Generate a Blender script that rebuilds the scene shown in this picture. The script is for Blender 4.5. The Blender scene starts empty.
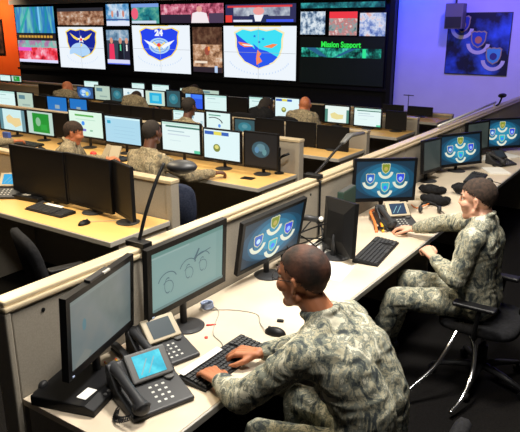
import bpy, bmesh, math, random
from mathutils import Vector, Matrix, noise
random.seed(7)
C = bpy.context.scene.collection
PI = math.pi

# ------------------------------------------------------------------ materials
MATS = {}
def principled(name, col, rough=.6, metal=0.0, spec=.5, emis=None, estr=0.0, coat=0.0):
    m = bpy.data.materials.new(name); m.use_nodes = True
    b = m.node_tree.nodes['Principled BSDF']
    b.inputs['Base Color'].default_value = (*col, 1)
    b.inputs['Roughness'].default_value = rough
    b.inputs['Metallic'].default_value = metal
    b.inputs['Specular IOR Level'].default_value = spec
    b.inputs['Coat Weight'].default_value = coat
    if emis is not None:
        b.inputs['Emission Color'].default_value = (*emis, 1)
        b.inputs['Emission Strength'].default_value = estr
    return m
def noisy(name, c1, c2, scale=20, rough=.6, stretch=(1,1,1), bump=0.0, metal=0.0, spec=.4, detail=4, lo=.35, hi=.65, bscale=None):
    m = principled(name, c1, rough, metal, spec)
    nt = m.node_tree; N = nt.nodes; L = nt.links
    tc = N.new('ShaderNodeTexCoord'); mp = N.new('ShaderNodeMapping'); mp.inputs['Scale'].default_value = stretch
    nz = N.new('ShaderNodeTexNoise'); nz.inputs['Scale'].default_value = scale; nz.inputs['Detail'].default_value = detail
    cr = N.new('ShaderNodeValToRGB')
    cr.color_ramp.elements[0].position = lo; cr.color_ramp.elements[0].color = (*c1, 1)
    cr.color_ramp.elements[1].position = hi; cr.color_ramp.elements[1].color = (*c2, 1)
    L.new(tc.outputs['Object'], mp.inputs['Vector']); L.new(mp.outputs['Vector'], nz.inputs['Vector'])
    L.new(nz.outputs['Fac'], cr.inputs['Fac']); L.new(cr.outputs['Color'], N['Principled BSDF'].inputs['Base Color'])
    if bump:
        n2 = N.new('ShaderNodeTexNoise'); n2.inputs['Scale'].default_value = bscale or scale*4; n2.inputs['Detail'].default_value = 3
        bp = N.new('ShaderNodeBump'); bp.inputs['Strength'].default_value = bump; bp.inputs['Distance'].default_value = .003
        L.new(tc.outputs['Object'], n2.inputs['Vector']); L.new(n2.outputs['Fac'], bp.inputs['Height'])
        L.new(bp.outputs['Normal'], N['Principled BSDF'].inputs['Normal'])
    return m
def camo(name, cols, scale=16):
    m = principled(name, cols[0], .9, spec=.15)
    nt = m.node_tree; N = nt.nodes; L = nt.links
    tc = N.new('ShaderNodeTexCoord')
    sn = N.new('ShaderNodeVectorMath'); sn.operation = 'SNAP'; sn.inputs[1].default_value = (.0035,)*3
    mp = N.new('ShaderNodeMapping'); mp.inputs['Scale'].default_value = (1.5,1.3,.75); mp.inputs['Rotation'].default_value = (.35,.25,.2)
    L.new(tc.outputs['Object'], sn.inputs[0]); L.new(sn.outputs[0], mp.inputs['Vector'])
    n1 = N.new('ShaderNodeTexNoise'); n1.inputs['Scale'].default_value = scale; n1.inputs['Detail'].default_value = 3.5
    n1.inputs['Roughness'].default_value = .66; n1.inputs['Distortion'].default_value = 1.1
    L.new(mp.outputs[0], n1.inputs['Vector'])
    cr = N.new('ShaderNodeValToRGB'); r = cr.color_ramp; r.interpolation = 'CONSTANT'
    ps = [0, .40, .465, .52, .59]
    r.elements[0].position = 0; r.elements[0].color = (*cols[0],1)
    r.elements[1].position = ps[1]; r.elements[1].color = (*cols[1],1)
    for p, c in zip(ps[2:], cols[2:]):
        e = r.elements.new(p); e.color = (*c,1)
    L.new(n1.outputs['Fac'], cr.inputs['Fac']); L.new(cr.outputs['Color'], N['Principled BSDF'].inputs['Base Color'])
    n2 = N.new('ShaderNodeTexNoise'); n2.inputs['Scale'].default_value = 22; n2.inputs['Detail'].default_value = 3
    L.new(tc.outputs['Object'], n2.inputs['Vector'])
    bp = N.new('ShaderNodeBump'); bp.inputs['Strength'].default_value = .5; bp.inputs['Distance'].default_value = .012
    L.new(n2.outputs['Fac'], bp.inputs['Height']); L.new(bp.outputs['Normal'], N['Principled BSDF'].inputs['Normal'])
    return m
def glow(col, s=1.0, name=None):
    key = ('e', tuple(round(c,3) for c in col), s)
    if key not in MATS:
        MATS[key] = principled(name or 'lit_screen_colour', (.01,.01,.01), .35, spec=.3, emis=col, estr=s)
    return MATS[key]
def imagery(name, stops, scale=6, stretch=(1,1,1), s=1.0, seed=0, detail=3):
    key = ('img', name)
    if key in MATS: return MATS[key]
    m = principled(name, (.01,.01,.01), .35, spec=.3, emis=(1,1,1), estr=s)
    nt = m.node_tree; N = nt.nodes; L = nt.links
    tc = N.new('ShaderNodeTexCoord'); mp = N.new('ShaderNodeMapping'); mp.inputs['Scale'].default_value = stretch; mp.inputs['Location'].default_value = (seed*3.7, seed*1.3, seed*2.1)
    nz = N.new('ShaderNodeTexNoise'); nz.inputs['Scale'].default_value = scale; nz.inputs['Detail'].default_value = detail; nz.inputs['Roughness'].default_value = .65
    cr = N.new('ShaderNodeValToRGB'); r = cr.color_ramp
    n = len(stops)
    for i, c in enumerate(stops):
        p = .3 + .4*i/(n-1)
        if i < 2: e = r.elements[i]; e.position = p
        else: e = r.elements.new(p)
        e.color = (*c, 1)
    L.new(tc.outputs['Object'], mp.inputs['Vector']); L.new(mp.outputs[0], nz.inputs['Vector']); L.new(nz.outputs['Fac'], cr.inputs['Fac'])
    L.new(cr.outputs['Color'], N['Principled BSDF'].inputs['Emission Color'])
    MATS[key] = m
    return m

M = {}
M['black'] = principled('black_plastic', (.006,.006,.007), .45, spec=.25)
M['black_matte'] = noisy('black_matte_fabric', (.008,.008,.009), (.016,.016,.018), 60, .9, bump=.3, spec=.15)
M['charcoal'] = principled('charcoal_plastic', (.028,.028,.03), .45, spec=.35)
M['darkgrey'] = principled('dark_grey_plastic', (.09,.088,.085), .5)
M['keys'] = principled('keycap_plastic', (.035,.035,.038), .5)
M['silver'] = principled('silver_plastic', (.55,.54,.5), .35, .3)
M['chrome'] = principled('polished_steel', (.75,.75,.76), .16, 1.0)
M['cream_plastic'] = principled('cream_plastic', (.46,.39,.27), .45)
M['white'] = principled('white_paper', (.82,.8,.74), .7)
M['beige_paper'] = principled('tan_paper', (.62,.45,.3), .8)
M['laminate'] = noisy('cream_laminate', (.60,.50,.37), (.66,.56,.43), 3.5, .42, stretch=(1,1,1), spec=.35)
M['laminate_warm_lit'] = noisy('warm_lit_cream_laminate', (.70,.42,.13), (.80,.50,.18), 3.5, .42, stretch=(.2,1,1), spec=.35)  # same laminate as the long desk, with warm light put into its colour
M['edge'] = principled('grey_edge_band', (.36,.34,.3), .5)
M['panel'] = noisy('beige_panel_fabric', (.29,.255,.205), (.33,.295,.24), 160, .85, bump=.2, spec=.2)
M['cap'] = noisy('champagne_metal_cap', (.58,.47,.30), (.66,.54,.36), 3, .38, stretch=(6,.4,1), metal=.25)
M['groove'] = principled('dark_groove', (.05,.045,.04), .6)
M['carpet'] = noisy('dark_carpet', (.003,.0028,.0028), (.008,.007,.0065), 90, .95, bump=.5, spec=.1)
M['ceiling'] = noisy('ceiling_tile', (.25,.25,.25), (.3,.3,.3), 30, .9)
M['wall_dark'] = noisy('dark_painted_wall', (.03,.03,.035), (.04,.04,.045), 8, .9)
M['wall_pale'] = noisy('pale_painted_wall', (.70,.66,.74), (.73,.69,.77), 3, .8, spec=.2)
M['wall_orange'] = noisy('orange_painted_wall', (.86,.10,.008), (.9,.125,.012), 2, .7, spec=.3)
M['yellow'] = principled('pencil_yellow', (.85,.5,.03), .45)
M['red'] = principled('red_plastic', (.7,.04,.03), .4)
M['blue'] = principled('blue_plastic', (.05,.12,.5), .4)
M['pale_blue'] = principled('pale_blue_plastic', (.45,.55,.8), .4)
M['orange'] = principled('orange_plastic', (.8,.22,.05), .5)
M['navy'] = noisy('navy_fabric', (.02,.026,.05), (.035,.042,.07), 70, .9, bump=.3, spec=.15)
M['green_led'] = glow((.05,.9,.25), 1.2, 'green_indicator')
M['greybrown'] = principled('grey_brown_metal', (.17,.155,.16), .5)
CAMO = camo('grey_green_camouflage', [(.06,.07,.07),(.15,.16,.13),(.37,.345,.245),(.21,.22,.18),(.53,.505,.39)], 10.5)
CAMO_TAN = camo('tan_camouflage', [(.13,.12,.09),(.25,.2,.13),(.36,.29,.18),(.2,.17,.11),(.45,.37,.24)], 12)

# ------------------------------------------------------------------ geometry helpers
class MB:
    def __init__(s): s.v=[]; s.f=[]; s.m=[]; s.mats=[]
    def mi(s, mat):
        if mat not in s.mats: s.mats.append(mat)
        return s.mats.index(mat)
    def add(s, vs, fs, mat, mx=None):
        o = len(s.v); k = s.mi(mat)
        for p in vs:
            p = Vector(p); s.v.append(mx @ p if mx else p)
        for f in fs: s.f.append(tuple(o+i for i in f)); s.m.append(k)
        return s
    def box(s, c, d, mat, rot=None):
        x,y,z = d[0]/2,d[1]/2,d[2]/2
        vs = [(a,b,e) for a in (-x,x) for b in (-y,y) for e in (-z,z)]
        fs = [(0,1,3,2),(4,6,7,5),(0,4,5,1),(2,3,7,6),(0,2,6,4),(1,5,7,3)]
        mx = Matrix.Translation(c)
        if rot: mx = mx @ (rot if isinstance(rot, Matrix) else Matrix.Rotation(rot,4,'Z'))
        return s.add(vs, fs, mat, mx)
    def span(s, a, b, mat):
        return s.box([(p+q)/2 for p,q in zip(a,b)], [abs(q-p) for p,q in zip(a,b)], mat)
    def tube(s, pts, r, mat, n=10, caps=True, flat=1.0):
        pts = [Vector(p) for p in pts]; rs = r if isinstance(r,(list,tuple)) else [r]*len(pts)
        rings=[]; prev=None
        for i,p in enumerate(pts):
            t = (pts[min(i+1,len(pts)-1)]-pts[max(i-1,0)]).normalized()
            if prev is None:
                a = Vector((0,0,1)) if abs(t.z)<.9 else Vector((1,0,0))
                u = (a - t*a.dot(t)).normalized()
            else:
                u = prev - t*prev.dot(t); u = u.normalized() if u.length>1e-6 else Vector((1,0,0))
            prev = u; w = t.cross(u)
            rings.append([p + (u*math.cos(2*PI*k/n)*flat + w*math.sin(2*PI*k/n))*rs[i] for k in range(n)])
        vs=[q for rg in rings for q in rg]; fs=[]
        for i in range(len(rings)-1):
            for k in range(n):
                a=i*n+k; b=i*n+(k+1)%n; fs.append((a,b,b+n,a+n))
        if caps: fs.append(tuple(reversed(range(n)))); fs.append(tuple((len(rings)-1)*n+k for k in range(n)))
        return s.add(vs, fs, mat)
    def prism(s, prof, y0, y1, mat, mx=None):      # profile in x,z extruded along y
        n=len(prof); vs=[(p[0],y0,p[1]) for p in prof]+[(p[0],y1,p[1]) for p in prof]
        fs=[tuple(range(n)), tuple(reversed(range(n,2*n)))]+[(i,i+n,(i+1)%n+n,(i+1)%n) for i in range(n)]
        return s.add(vs, fs, mat, mx)
    def lathe(s, prof, mat, c=(0,0,0), n=20, mx=None):   # profile (r,z)
        vs=[];fs=[]
        for r,z in prof:
            for k in range(n): vs.append((c[0]+r*math.cos(2*PI*k/n), c[1]+r*math.sin(2*PI*k/n), c[2]+z))
        for i in range(len(prof)-1):
            for k in range(n):
                a=i*n+k;b=i*n+(k+1)%n;fs.append((a,b,b+n,a+n))
        fs.append(tuple(reversed(range(n))));fs.append(tuple((len(prof)-1)*n+k for k in range(n)))
        return s.add(vs,fs,mat,mx)
    def ellipsoid(s, c, r, mat, rot=None, n=18, m=12):
        vs=[];fs=[]
        for i in range(1,m):
            a=PI*i/m
            for k in range(n):
                b=2*PI*k/n; vs.append((r[0]*math.sin(a)*math.cos(b), r[1]*math.sin(a)*math.sin(b), r[2]*math.cos(a)))
        top=len(vs); vs.append((0,0,r[2])); bot=len(vs); vs.append((0,0,-r[2]))
        for i in range(m-2):
            for k in range(n):
                a=i*n+k;b=i*n+(k+1)%n;fs.append((a,a+n,b+n,b))
        for k in range(n):
            fs.append((top,k,(k+1)%n)); fs.append((bot,(m-2)*n+(k+1)%n,(m-2)*n+k))
        mx=Matrix.Translation(c)
        if rot: mx = mx @ rot
        return s.add(vs,fs,mat,mx)
    def capsule(s, a, b, ra, rb, mat=None, n=14):
        a=Vector(a); b=Vector(b); d=b-a; L=d.length
        if L<1e-5: return s.ellipsoid(a,(ra,)*3,mat)
        t=d/L; u=(Vector((0,0,1)) if abs(t.z)<.9 else Vector((1,0,0))); u=(u-t*u.dot(t)).normalized(); w=t.cross(u)
        rings=[]
        for ang in (-90,-65,-40,-18,0): rings.append((a+t*(ra*math.sin(math.radians(ang))), ra*math.cos(math.radians(ang))+1e-4))
        for ang in (0,18,40,65,90): rings.append((b+t*(rb*math.sin(math.radians(ang))), rb*math.cos(math.radians(ang))+1e-4))
        vs=[];fs=[]
        for p,r in rings:
            for k in range(n): vs.append(p+(u*math.cos(2*PI*k/n)+w*math.sin(2*PI*k/n))*r)
        for i in range(len(rings)-1):
            for k in range(n):
                q=i*n+k;z=i*n+(k+1)%n;fs.append((q,z,z+n,q+n))
        fs.append(tuple(reversed(range(n))));fs.append(tuple((len(rings)-1)*n+k for k in range(n)))
        return s.add(vs,fs,mat)
    def mesh(s, name):
        me=bpy.data.meshes.new(name); me.from_pydata([tuple(v) for v in s.v],[],s.f)
        for m in s.mats: me.materials.append(m)
        if s.mats: me.polygons.foreach_set('material_index', s.m)
        me.update(); return me
    def build(s, name, parent=None, bevel=0.0, smooth=False, seg=2, fix=True):
        me=s.mesh(name)
        if fix:
            bm=bmesh.new(); bm.from_mesh(me); bmesh.ops.recalc_face_normals(bm, faces=bm.faces); bm.to_mesh(me); bm.free()
        o=bpy.data.objects.new(name, me); C.objects.link(o)
        if parent: o.parent=parent
        if smooth: me.polygons.foreach_set('use_smooth',[True]*len(me.polygons))
        if bevel:
            b=o.modifiers.new('bevel','BEVEL'); b.width=bevel; b.segments=seg; b.limit_method='ANGLE'; b.angle_limit=.6
        return o

def empty(name, loc, rz=0.0):
    o=bpy.data.objects.new(name,None); C.objects.link(o); o.location=loc; o.rotation_euler=(0,0,rz); o.empty_display_size=.1; return o
def tag(o, label=None, cat=None, group=None, kind=None):
    if label: o['label']=label
    if cat: o['category']=cat
    if group: o['group']=group
    if kind: o['kind']=kind
    return o
def structure(mb, name, **k): return tag(mb.build(name, **k), kind='structure')
def kids(o): return [c for c in bpy.data.objects if c.parent==o]
def copy_tree(o, parent=None):
    c=o.copy(); C.objects.link(c)
    if parent: c.parent=parent
    for ch in kids(o): copy_tree(ch, c)
    return c

# ------------------------------------------------------------------ flat drawing on screens and posters
class Canvas:
    """shapes in metres, origin bottom-left, on a surface facing local +X; right is +Y"""
    def __init__(s,w,h,eps=.0004): s.w=w; s.h=h; s.mb=MB(); s.layer=0; s.eps=eps
    def poly(s, pts, mat):
        x=s.layer*s.eps; s.layer+=1
        s.mb.add([(x,p[0]-s.w/2,p[1]-s.h/2) for p in pts],[tuple(range(len(pts)))],mat)
    def rect(s,x0,y0,x1,y1,mat): s.poly([(x0,y0),(x1,y0),(x1,y1),(x0,y1)],mat)
    def disc(s,cx,cy,rx,ry,mat,n=24,a0=0,a1=2*PI): s.poly([(cx+rx*math.cos(a0+(a1-a0)*k/n),cy+ry*math.sin(a0+(a1-a0)*k/n)) for k in range(n if a1-a0>6.2 else n+1)],mat)
    def strips(s, quads, mat):
        x=s.layer*s.eps; s.layer+=1
        for q in quads: s.mb.add([(x,p[0]-s.w/2,p[1]-s.h/2) for p in q],[tuple(range(len(q)))],mat)
    def arc(s,cx,cy,rx,ry,a0,a1,t,mat,n=14):
        x=s.layer*s.eps; s.layer+=1; vs=[];fs=[]
        for k in range(n+1):
            a=math.radians(a0+(a1-a0)*k/n)
            for q in (1,1-t): vs.append((x,cx+rx*q*math.cos(a)-s.w/2,cy+ry*q*math.sin(a)-s.h/2))
        for k in range(n): fs.append((2*k,2*k+1,2*k+3,2*k+2))
        s.mb.add(vs,fs,mat)
    def text(s, body, cx, cy, size, mat, sx=1.0, bold=0.0):
        x=s.layer*s.eps; s.layer+=1
        cu=bpy.data.curves.new('t','FONT'); cu.body=body; cu.size=size; cu.align_x='CENTER'; cu.align_y='CENTER'; cu.offset=bold
        o=bpy.data.objects.new('t',cu); C.objects.link(o)
        me=bpy.data.meshes.new_from_object(o.evaluated_get(bpy.context.evaluated_depsgraph_get()))
        vs=[(x,cx+v.co.x*sx-s.w/2,cy+v.co.y-s.h/2) for v in me.vertices]; fs=[tuple(p.vertices) for p in me.polygons]
        s.mb.add(vs,fs,mat)
        bpy.data.objects.remove(o); bpy.data.meshes.remove(me); bpy.data.curves.remove(cu)
    def build(s,name,parent): return s.mb.build(name,parent,fix=False)

def shield_pts(cx,cy,w,h,k=1.0):
    p=[(0,.5),(.16,.455),(.34,.5),(.5,.40),(.47,.25),(.47,.05),(.42,-.15),(.3,-.33),(0,-.5)]
    w*=k; h*=k
    R=[(cx+a*w,cy+b*h) for a,b in p]; Lf=[(cx-a*w,cy+b*h) for a,b in reversed(p[1:-1])]
    return R+Lf
SC=dict(yel=(1,.75,.12),navy=(.01,.02,.30),blue=(.02,.06,.85),cyan=(.1,.75,.95),lblue=(.45,.68,.95),white=(.93,.96,1),red=(.9,.05,.05),orange=(1,.25,.08))
def g(c,s=1.0): return glow(SC[c] if isinstance(c,str) else c, s)
def small_emblem(cv,cx,cy,s,col1,col2,ring=(.75,.78,.62),st=.8):
    cv.arc(cx,cy-.05*s,.62*s,.60*s,190,350,.34,g(ring,st))
    cv.poly(shield_pts(cx,cy+.12*s,.72*s,.8*s),g((.6,.6,.35),st))
    cv.poly(shield_pts(cx,cy+.12*s,.72*s,.8*s,.84),g(col1,st))
    cv.disc(cx,cy+.1*s,.15*s,.15*s,g(col2,st),12)
def scroll_marks(cv,cx,cy,rx,ry,n,mat,size):
    mat=g((.62,.74,.93)); size*=.8
    q=[]
    for k in range(n):
        a=math.radians(200+140*k/(n-1)); x=cx+rx*math.cos(a); y=cy+ry*math.sin(a)
        q.append([(x-size*.35,y-size*.5),(x+size*.35,y-size*.5),(x+size*.35,y+size*.5),(x-size*.35,y+size*.5)])
    cv.strips(q,mat)

def scr_emblems(cv,dim=1.0):
    w,h=cv.w,cv.h
    cv.rect(0,0,w,h,g((.004,.03,.06),dim))
    for k,c in enumerate([(.005,.06,.12),(.008,.11,.21),(.012,.18,.32),(.02,.27,.44)]):
        f=.62-.125*k; cv.disc(w*.5,h*.48,w*f*.86,h*f*1.05 if h*f*1.05<h*.48 else h*.475,g(c,dim),28)
    e=h*.37
    small_emblem(cv,w*.5,h*.76,e,(.22,.28,.02),(.5,.4,.1),st=dim)
    small_emblem(cv,w*.24,h*.49,e,(.02,.12,.55),(.5,.75,.9),st=dim)
    small_emblem(cv,w*.76,h*.49,e,(.02,.06,.75),(.3,.5,.95),st=dim)
    small_emblem(cv,w*.5,h*.25,e,(.02,.5,.6),(.05,.2,.9),st=dim)
def scr_diagram(cv):
    w,h=cv.w,cv.h; a=g((.26,.42,.40),.8); ln=g((.07,.13,.16)); hz=g((.16,.32,.29),.8)
    cv.rect(0,0,w,h,a); cv.rect(0,h*.93,w,h,hz); cv.rect(0,h*.9,w*.5,h*.93,g((.35,.5,.48),.8)); cv.rect(w*.9,0,w,h*.93,g((.23,.39,.37),.8))
    for cx,cy,r in ((.2,.42,.13),(.48,.5,.12),(.68,.52,.12)):
        cv.arc(w*cx,h*cy,w*r,h*r*1.4,20,165,.09,ln); cv.arc(w*cx,h*(cy-.1),w*r*.6,h*r,-60,140,.1,ln)
        cv.arc(w*cx,h*(cy-.06),w*r*.35,h*r*1.1,60,300,.14,ln)
    cv.poly([(w*.55,h*.62),(w*.62,h*.78),(w*.64,h*.77),(w*.58,h*.6)],ln)
    cv.poly([(w*.58,h*.66),(w*.8,h*.7),(w*.8,h*.685),(w*.6,h*.64)],ln)
    cv.rect(0,0,w,h*.05,g((.12,.2,.2)))
def scr_greywash(cv):
    w,h=cv.w,cv.h
    cv.rect(0,0,w,h,imagery('grey_green_wash_image',[(.10,.13,.13),(.135,.17,.165),(.16,.19,.19),(.19,.205,.19)],3,s=.9))
    cv.rect(0,h*.94,w,h,g((.2,.25,.24),.8)); cv.disc(w*.2,h*.55,w*.03,h*.09,g((.1,.22,.26),.8),12)
    cv.poly([(w*.05,h*.05),(w*.2,h*.18),(w*.3,h*.08),(w*.25,0),(w*.05,0)],g((.22,.24,.22),.8))
def scr_map(cv):
    w,h=cv.w,cv.h; cv.rect(0,0,w,h,g((.62,.85,.85))); cv.rect(0,0,w*.13,h,g((.1,.25,.3))); cv.rect(w*.87,0,w,h,g((.15,.3,.35)))
    cv.poly([(w*.25,h*.6),(w*.4,h*.75),(w*.55,h*.6),(w*.8,h*.62),(w*.85,h*.3),(w*.6,h*.15),(w*.45,h*.3),(w*.3,h*.35)],g((.85,.65,.3)))
def scr_green(cv):
    w,h=cv.w,cv.h; cv.rect(0,0,w,h,g((.5,.68,.6))); cv.rect(w*.2,h*.08,w*.85,h*.93,g((.01,.28,.03)))
    cv.disc(w*.42,h*.55,w*.1,h*.2,g((.25,.5,.3)),16); cv.rect(w*.5,h*.2,w*.75,h*.45,g((.02,.38,.05)))
def scr_doc(cv):
    w,h=cv.w,cv.h; cv.rect(0,0,w,h,g((.72,.92,.78))); cv.rect(w*.18,h*.8,w*.75,h*.87,g((.1,.45,.08)))
    cv.disc(w*.42,h*.52,w*.05,h*.09,g((.05,.3,.9)),14); cv.rect(w*.36,h*.2,w*.5,h*.3,g((.2,.2,.6))); cv.rect(w*.62,h*.22,w*.7,h*.28,g((.2,.5,.3)))
    cv.rect(w*.2,h*.66,w*.8,h*.69,g((.5,.75,.6)))
def scr_lightblue(cv):
    w,h=cv.w,cv.h; cv.rect(0,0,w,h,g((.42,.70,.85))); cv.rect(0,h*.93,w,h,g((.65,.9,.95))); cv.rect(w*.06,h*.72,w*.16,h*.84,g((.02,.4,.6)))
    for k in range(4): cv.rect(w*.25,h*(.2+.14*k),w*.85,h*(.22+.14*k),g((.36,.62,.78)))
def scr_list(cv):
    w,h=cv.w,cv.h; cv.rect(0,0,w,h,g((.78,.93,.92))); cv.rect(0,h*.92,w,h,g((.55,.8,.7))); cv.rect(w*.1,h*.83,w,h*.89,g((.05,.2,.15)))
    cv.rect(w*.15,h*.68,w*.6,h*.72,g((.45,.6,.65))); cv.rect(w*.15,h*.56,w*.75,h*.6,g((.6,.7,.78))); cv.rect(w*.2,h*.36,w*.5,h*.38,g((.6,.75,.78)))
    cv.rect(w*.85,0,w,h*.1,g((.1,.6,.35)))
def scr_logo(cv):
    w,h=cv.w,cv.h; cv.rect(0,0,w,h,g((.75,.93,.95))); cv.rect(w*.02,h*.83,w*.7,h*.95,g((.03,.12,.5))); cv.rect(w*.28,h*.83,w*.5,h*.95,g((.8,.7,.1)))
    cv.disc(w*.36,h*.38,w*.1,h*.14,g((.2,.25,.05)),16); cv.disc(w*.36,h*.41,w*.06,h*.07,g((.75,.7,.2)),12)
def scr_dark(cv):
    w,h=cv.w,cv.h; cv.rect(0,0,w,h,g((.008,.008,.01)))
    cv.disc(w*.5,h*.52,w*.28,h*.25,g((.04,.10,.13)),18); cv.disc(w*.5,h*.58,w*.14,h*.12,g((.12,.25,.3)),16)
    cv.disc(w*.38,h*.5,w*.07,h*.1,g((.1,.25,.4)),12); cv.disc(w*.62,h*.45,w*.07,h*.1,g((.12,.28,.3)),12)
def scr_white(cv):
    w,h=cv.w,cv.h; cv.rect(0,0,w,h,g((.72,.92,.90))); cv.rect(0,h*.88,w,h,g((.5,.78,.72))); cv.rect(w*.12,h*.74,w*.5,h*.79,g((.4,.6,.6))); cv.rect(w*.12,h*.5,w*.7,h*.53,g((.55,.72,.72)))
def scr_pale(cv):
    w,h=cv.w,cv.h; cv.rect(0,0,w,h,g((.48,.62,.52))); cv.rect(w*.1,h*.6,w*.5,h*.85,g((.12,.25,.3))); cv.rect(w*.3,h*.2,w*.8,h*.3,g((.3,.42,.38)))
def scr_curve(cv):
    w,h=cv.w,cv.h; cv.rect(0,0,w,h,g((.74,.93,.9))); cv.rect(w*.1,h*.82,w*.6,h*.88,g((.1,.35,.25)))
    cv.arc(w*.3,h*.4,w*.4,h*.35,10,120,.12,g((.04,.05,.06))); cv.disc(w*.55,h*.3,w*.06,h*.1,g((.1,.3,.8)),10)
def scr_teal(cv):
    w,h=cv.w,cv.h; cv.rect(0,0,w,h,g((.03,.09,.11))); cv.disc(w*.5,h*.5,w*.34,h*.33,g((.03,.2,.26)),16); cv.disc(w*.5,h*.55,w*.15,h*.15,g((.1,.3,.35)),12)
def scr_tealwin(cv):
    w,h=cv.w,cv.h; cv.rect(0,0,w,h,g((.6,.75,.62))); cv.rect(w*.2,h*.12,w*.85,h*.88,g((.02,.45,.75))); cv.rect(w*.35,h*.3,w*.7,h*.7,g((.15,.65,.8)))
def scr_globe(cv):
    w,h=cv.w,cv.h; cv.rect(0,0,w,h,g((.03,.09,.25))); cv.disc(w*.5,h*.5,w*.36,h*.42,g((.12,.35,.8)),20)
    cv.disc(w*.4,h*.6,w*.14,h*.15,g((.55,.75,.95)),12); cv.disc(w*.62,h*.42,w*.1,h*.2,g((.7,.7,.2)),12); cv.disc(w*.36,h*.3,w*.1,h*.1,g((.6,.8,.95)),10)
def scr_figure(cv):
    w,h=cv.w,cv.h; cv.rect(0,0,w,h,g((.78,.9,.92))); cv.disc(w*.25,h*.68,w*.06,h*.09,g((.3,.5,.6)),12); cv.rect(w*.75,h*.3,w*.9,h*.5,g((.5,.7,.75)))
def scr_blue(cv):
    w,h=cv.w,cv.h; cv.rect(0,0,w,h,g((.01,.17,.55))); cv.rect(w*.38,h*.25,w*.62,h*.5,g((.3,.4,.45)))
def scr_bluewhite(cv):
    w,h=cv.w,cv.h; cv.rect(0,0,w,h,g((.02,.1,.8))); cv.rect(0,0,w*.3,h,g((.3,.6,.85))); cv.rect(w*.4,h*.7,w,h,g((.05,.2,.95)))
def scr_yellow(cv):
    w,h=cv.w,cv.h; cv.rect(0,0,w,h,g((.82,.93,.88))); cv.rect(0,0,w*.12,h*.8,g((.08,.25,.2))); cv.rect(w*.9,0,w,h*.8,g((.08,.25,.2)))
    cv.poly([(w*.22,h*.5),(w*.4,h*.62),(w*.55,h*.5),(w*.78,h*.5),(w*.76,h*.25),(w*.5,h*.18),(w*.28,h*.25)],g((.82,.72,.32)))
def scr_off(cv): cv.rect(0,0,cv.w,cv.h,M['black'])
def scr_offgrey(cv): cv.rect(0,0,cv.w,cv.h,imagery('dim_grey_green_image',[(.02,.03,.03),(.04,.055,.05),(.05,.06,.055)],3,s=.9))

# ------------------------------------------------------------------ things
DZ=.74
def monitor(loc, yaw, w, h, zc, paint, label, group=None, tilt=0.0, roll=0.0, bez=.022, back=.16, led=False, deskz=DZ, grip=False, cat='monitor', curved=False):
    """loc: x,y of the panel centre; the panel faces local +X"""
    r=empty('computer_monitor',(loc[0],loc[1],deskz),yaw); tag(r,label,cat,group)
    R=Matrix.Rotation(-tilt,4,'Y') @ Matrix.Rotation(roll,4,'X')
    z=zc-deskz
    mb=MB(); t=.03
    # frame ring with recessed screen, and a bulged back shell
    ow,oh=w/2,h/2; iw,ih=w/2-bez,h/2-bez
    pts=[(0,-ow,-oh),(0,ow,-oh),(0,ow,oh),(0,-ow,oh),(0,-iw,-ih+ .006),(0,iw,-ih+.006),(0,iw,ih),(0,-iw,ih),
         (-.004,-iw,-ih+.006),(-.004,iw,-ih+.006),(-.004,iw,ih),(-.004,-iw,ih),
         (-t,-ow,-oh),(-t,ow,-oh),(-t,ow,oh),(-t,-ow,oh),
         (-.055,-ow*.55,-oh*.5),(-.055,ow*.55,-oh*.5),(-.055,ow*.55,oh*.55),(-.055,-ow*.55,oh*.55)]
    fs=[(0,1,5,4),(1,2,6,5),(2,3,7,6),(3,0,4,7),(4,5,9,8),(5,6,10,9),(6,7,11,10),(7,4,8,11),(8,9,10,11),
        (0,12,13,1),(1,13,14,2),(2,14,15,3),(3,15,12,0),(12,16,17,13),(13,17,18,14),(14,18,19,15),(15,19,16,12),(16,19,18,17)]
    mb.add(pts,fs,M['black'])
    ho=mb.build('housing',r); ho.location=(0,0,z); ho.rotation_euler=R.to_euler()
    cv=Canvas(2*iw-.002,2*ih-.008); paint(cv); sc=cv.build('screen',ho); sc.location=(-.003,0,.003)
    if led:
        MB().box((.001,-ow+.03,-oh+.011),(.004,.014,.006),M['pale_blue']).build('power_light',ho)
    if grip:
        MB().box((-.012,-.02,oh+.006),(.03,.16,.012),M['charcoal']).box((.004,.02,oh+.008),(.012,.05,.01),M['silver']).build('webcam',ho,bevel=.003)
    nb=MB(); nb.tube([(-.055,0,.012),(-.055,0,z*.5),(-.045,0,max(z-.05,z*.7))],.018,M['charcoal'],n=10,flat=1.0)
    nb.build('stand_neck',r,smooth=True)
    bb=MB(); bb.lathe([(.0,0),(.088,0),(.092,.006),(.07,.013),(.02,.018)],M['charcoal'],c=(-.035,0,0.0),n=24)
    o=bb.build('stand_base',r,smooth=False); 
    return r

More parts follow.
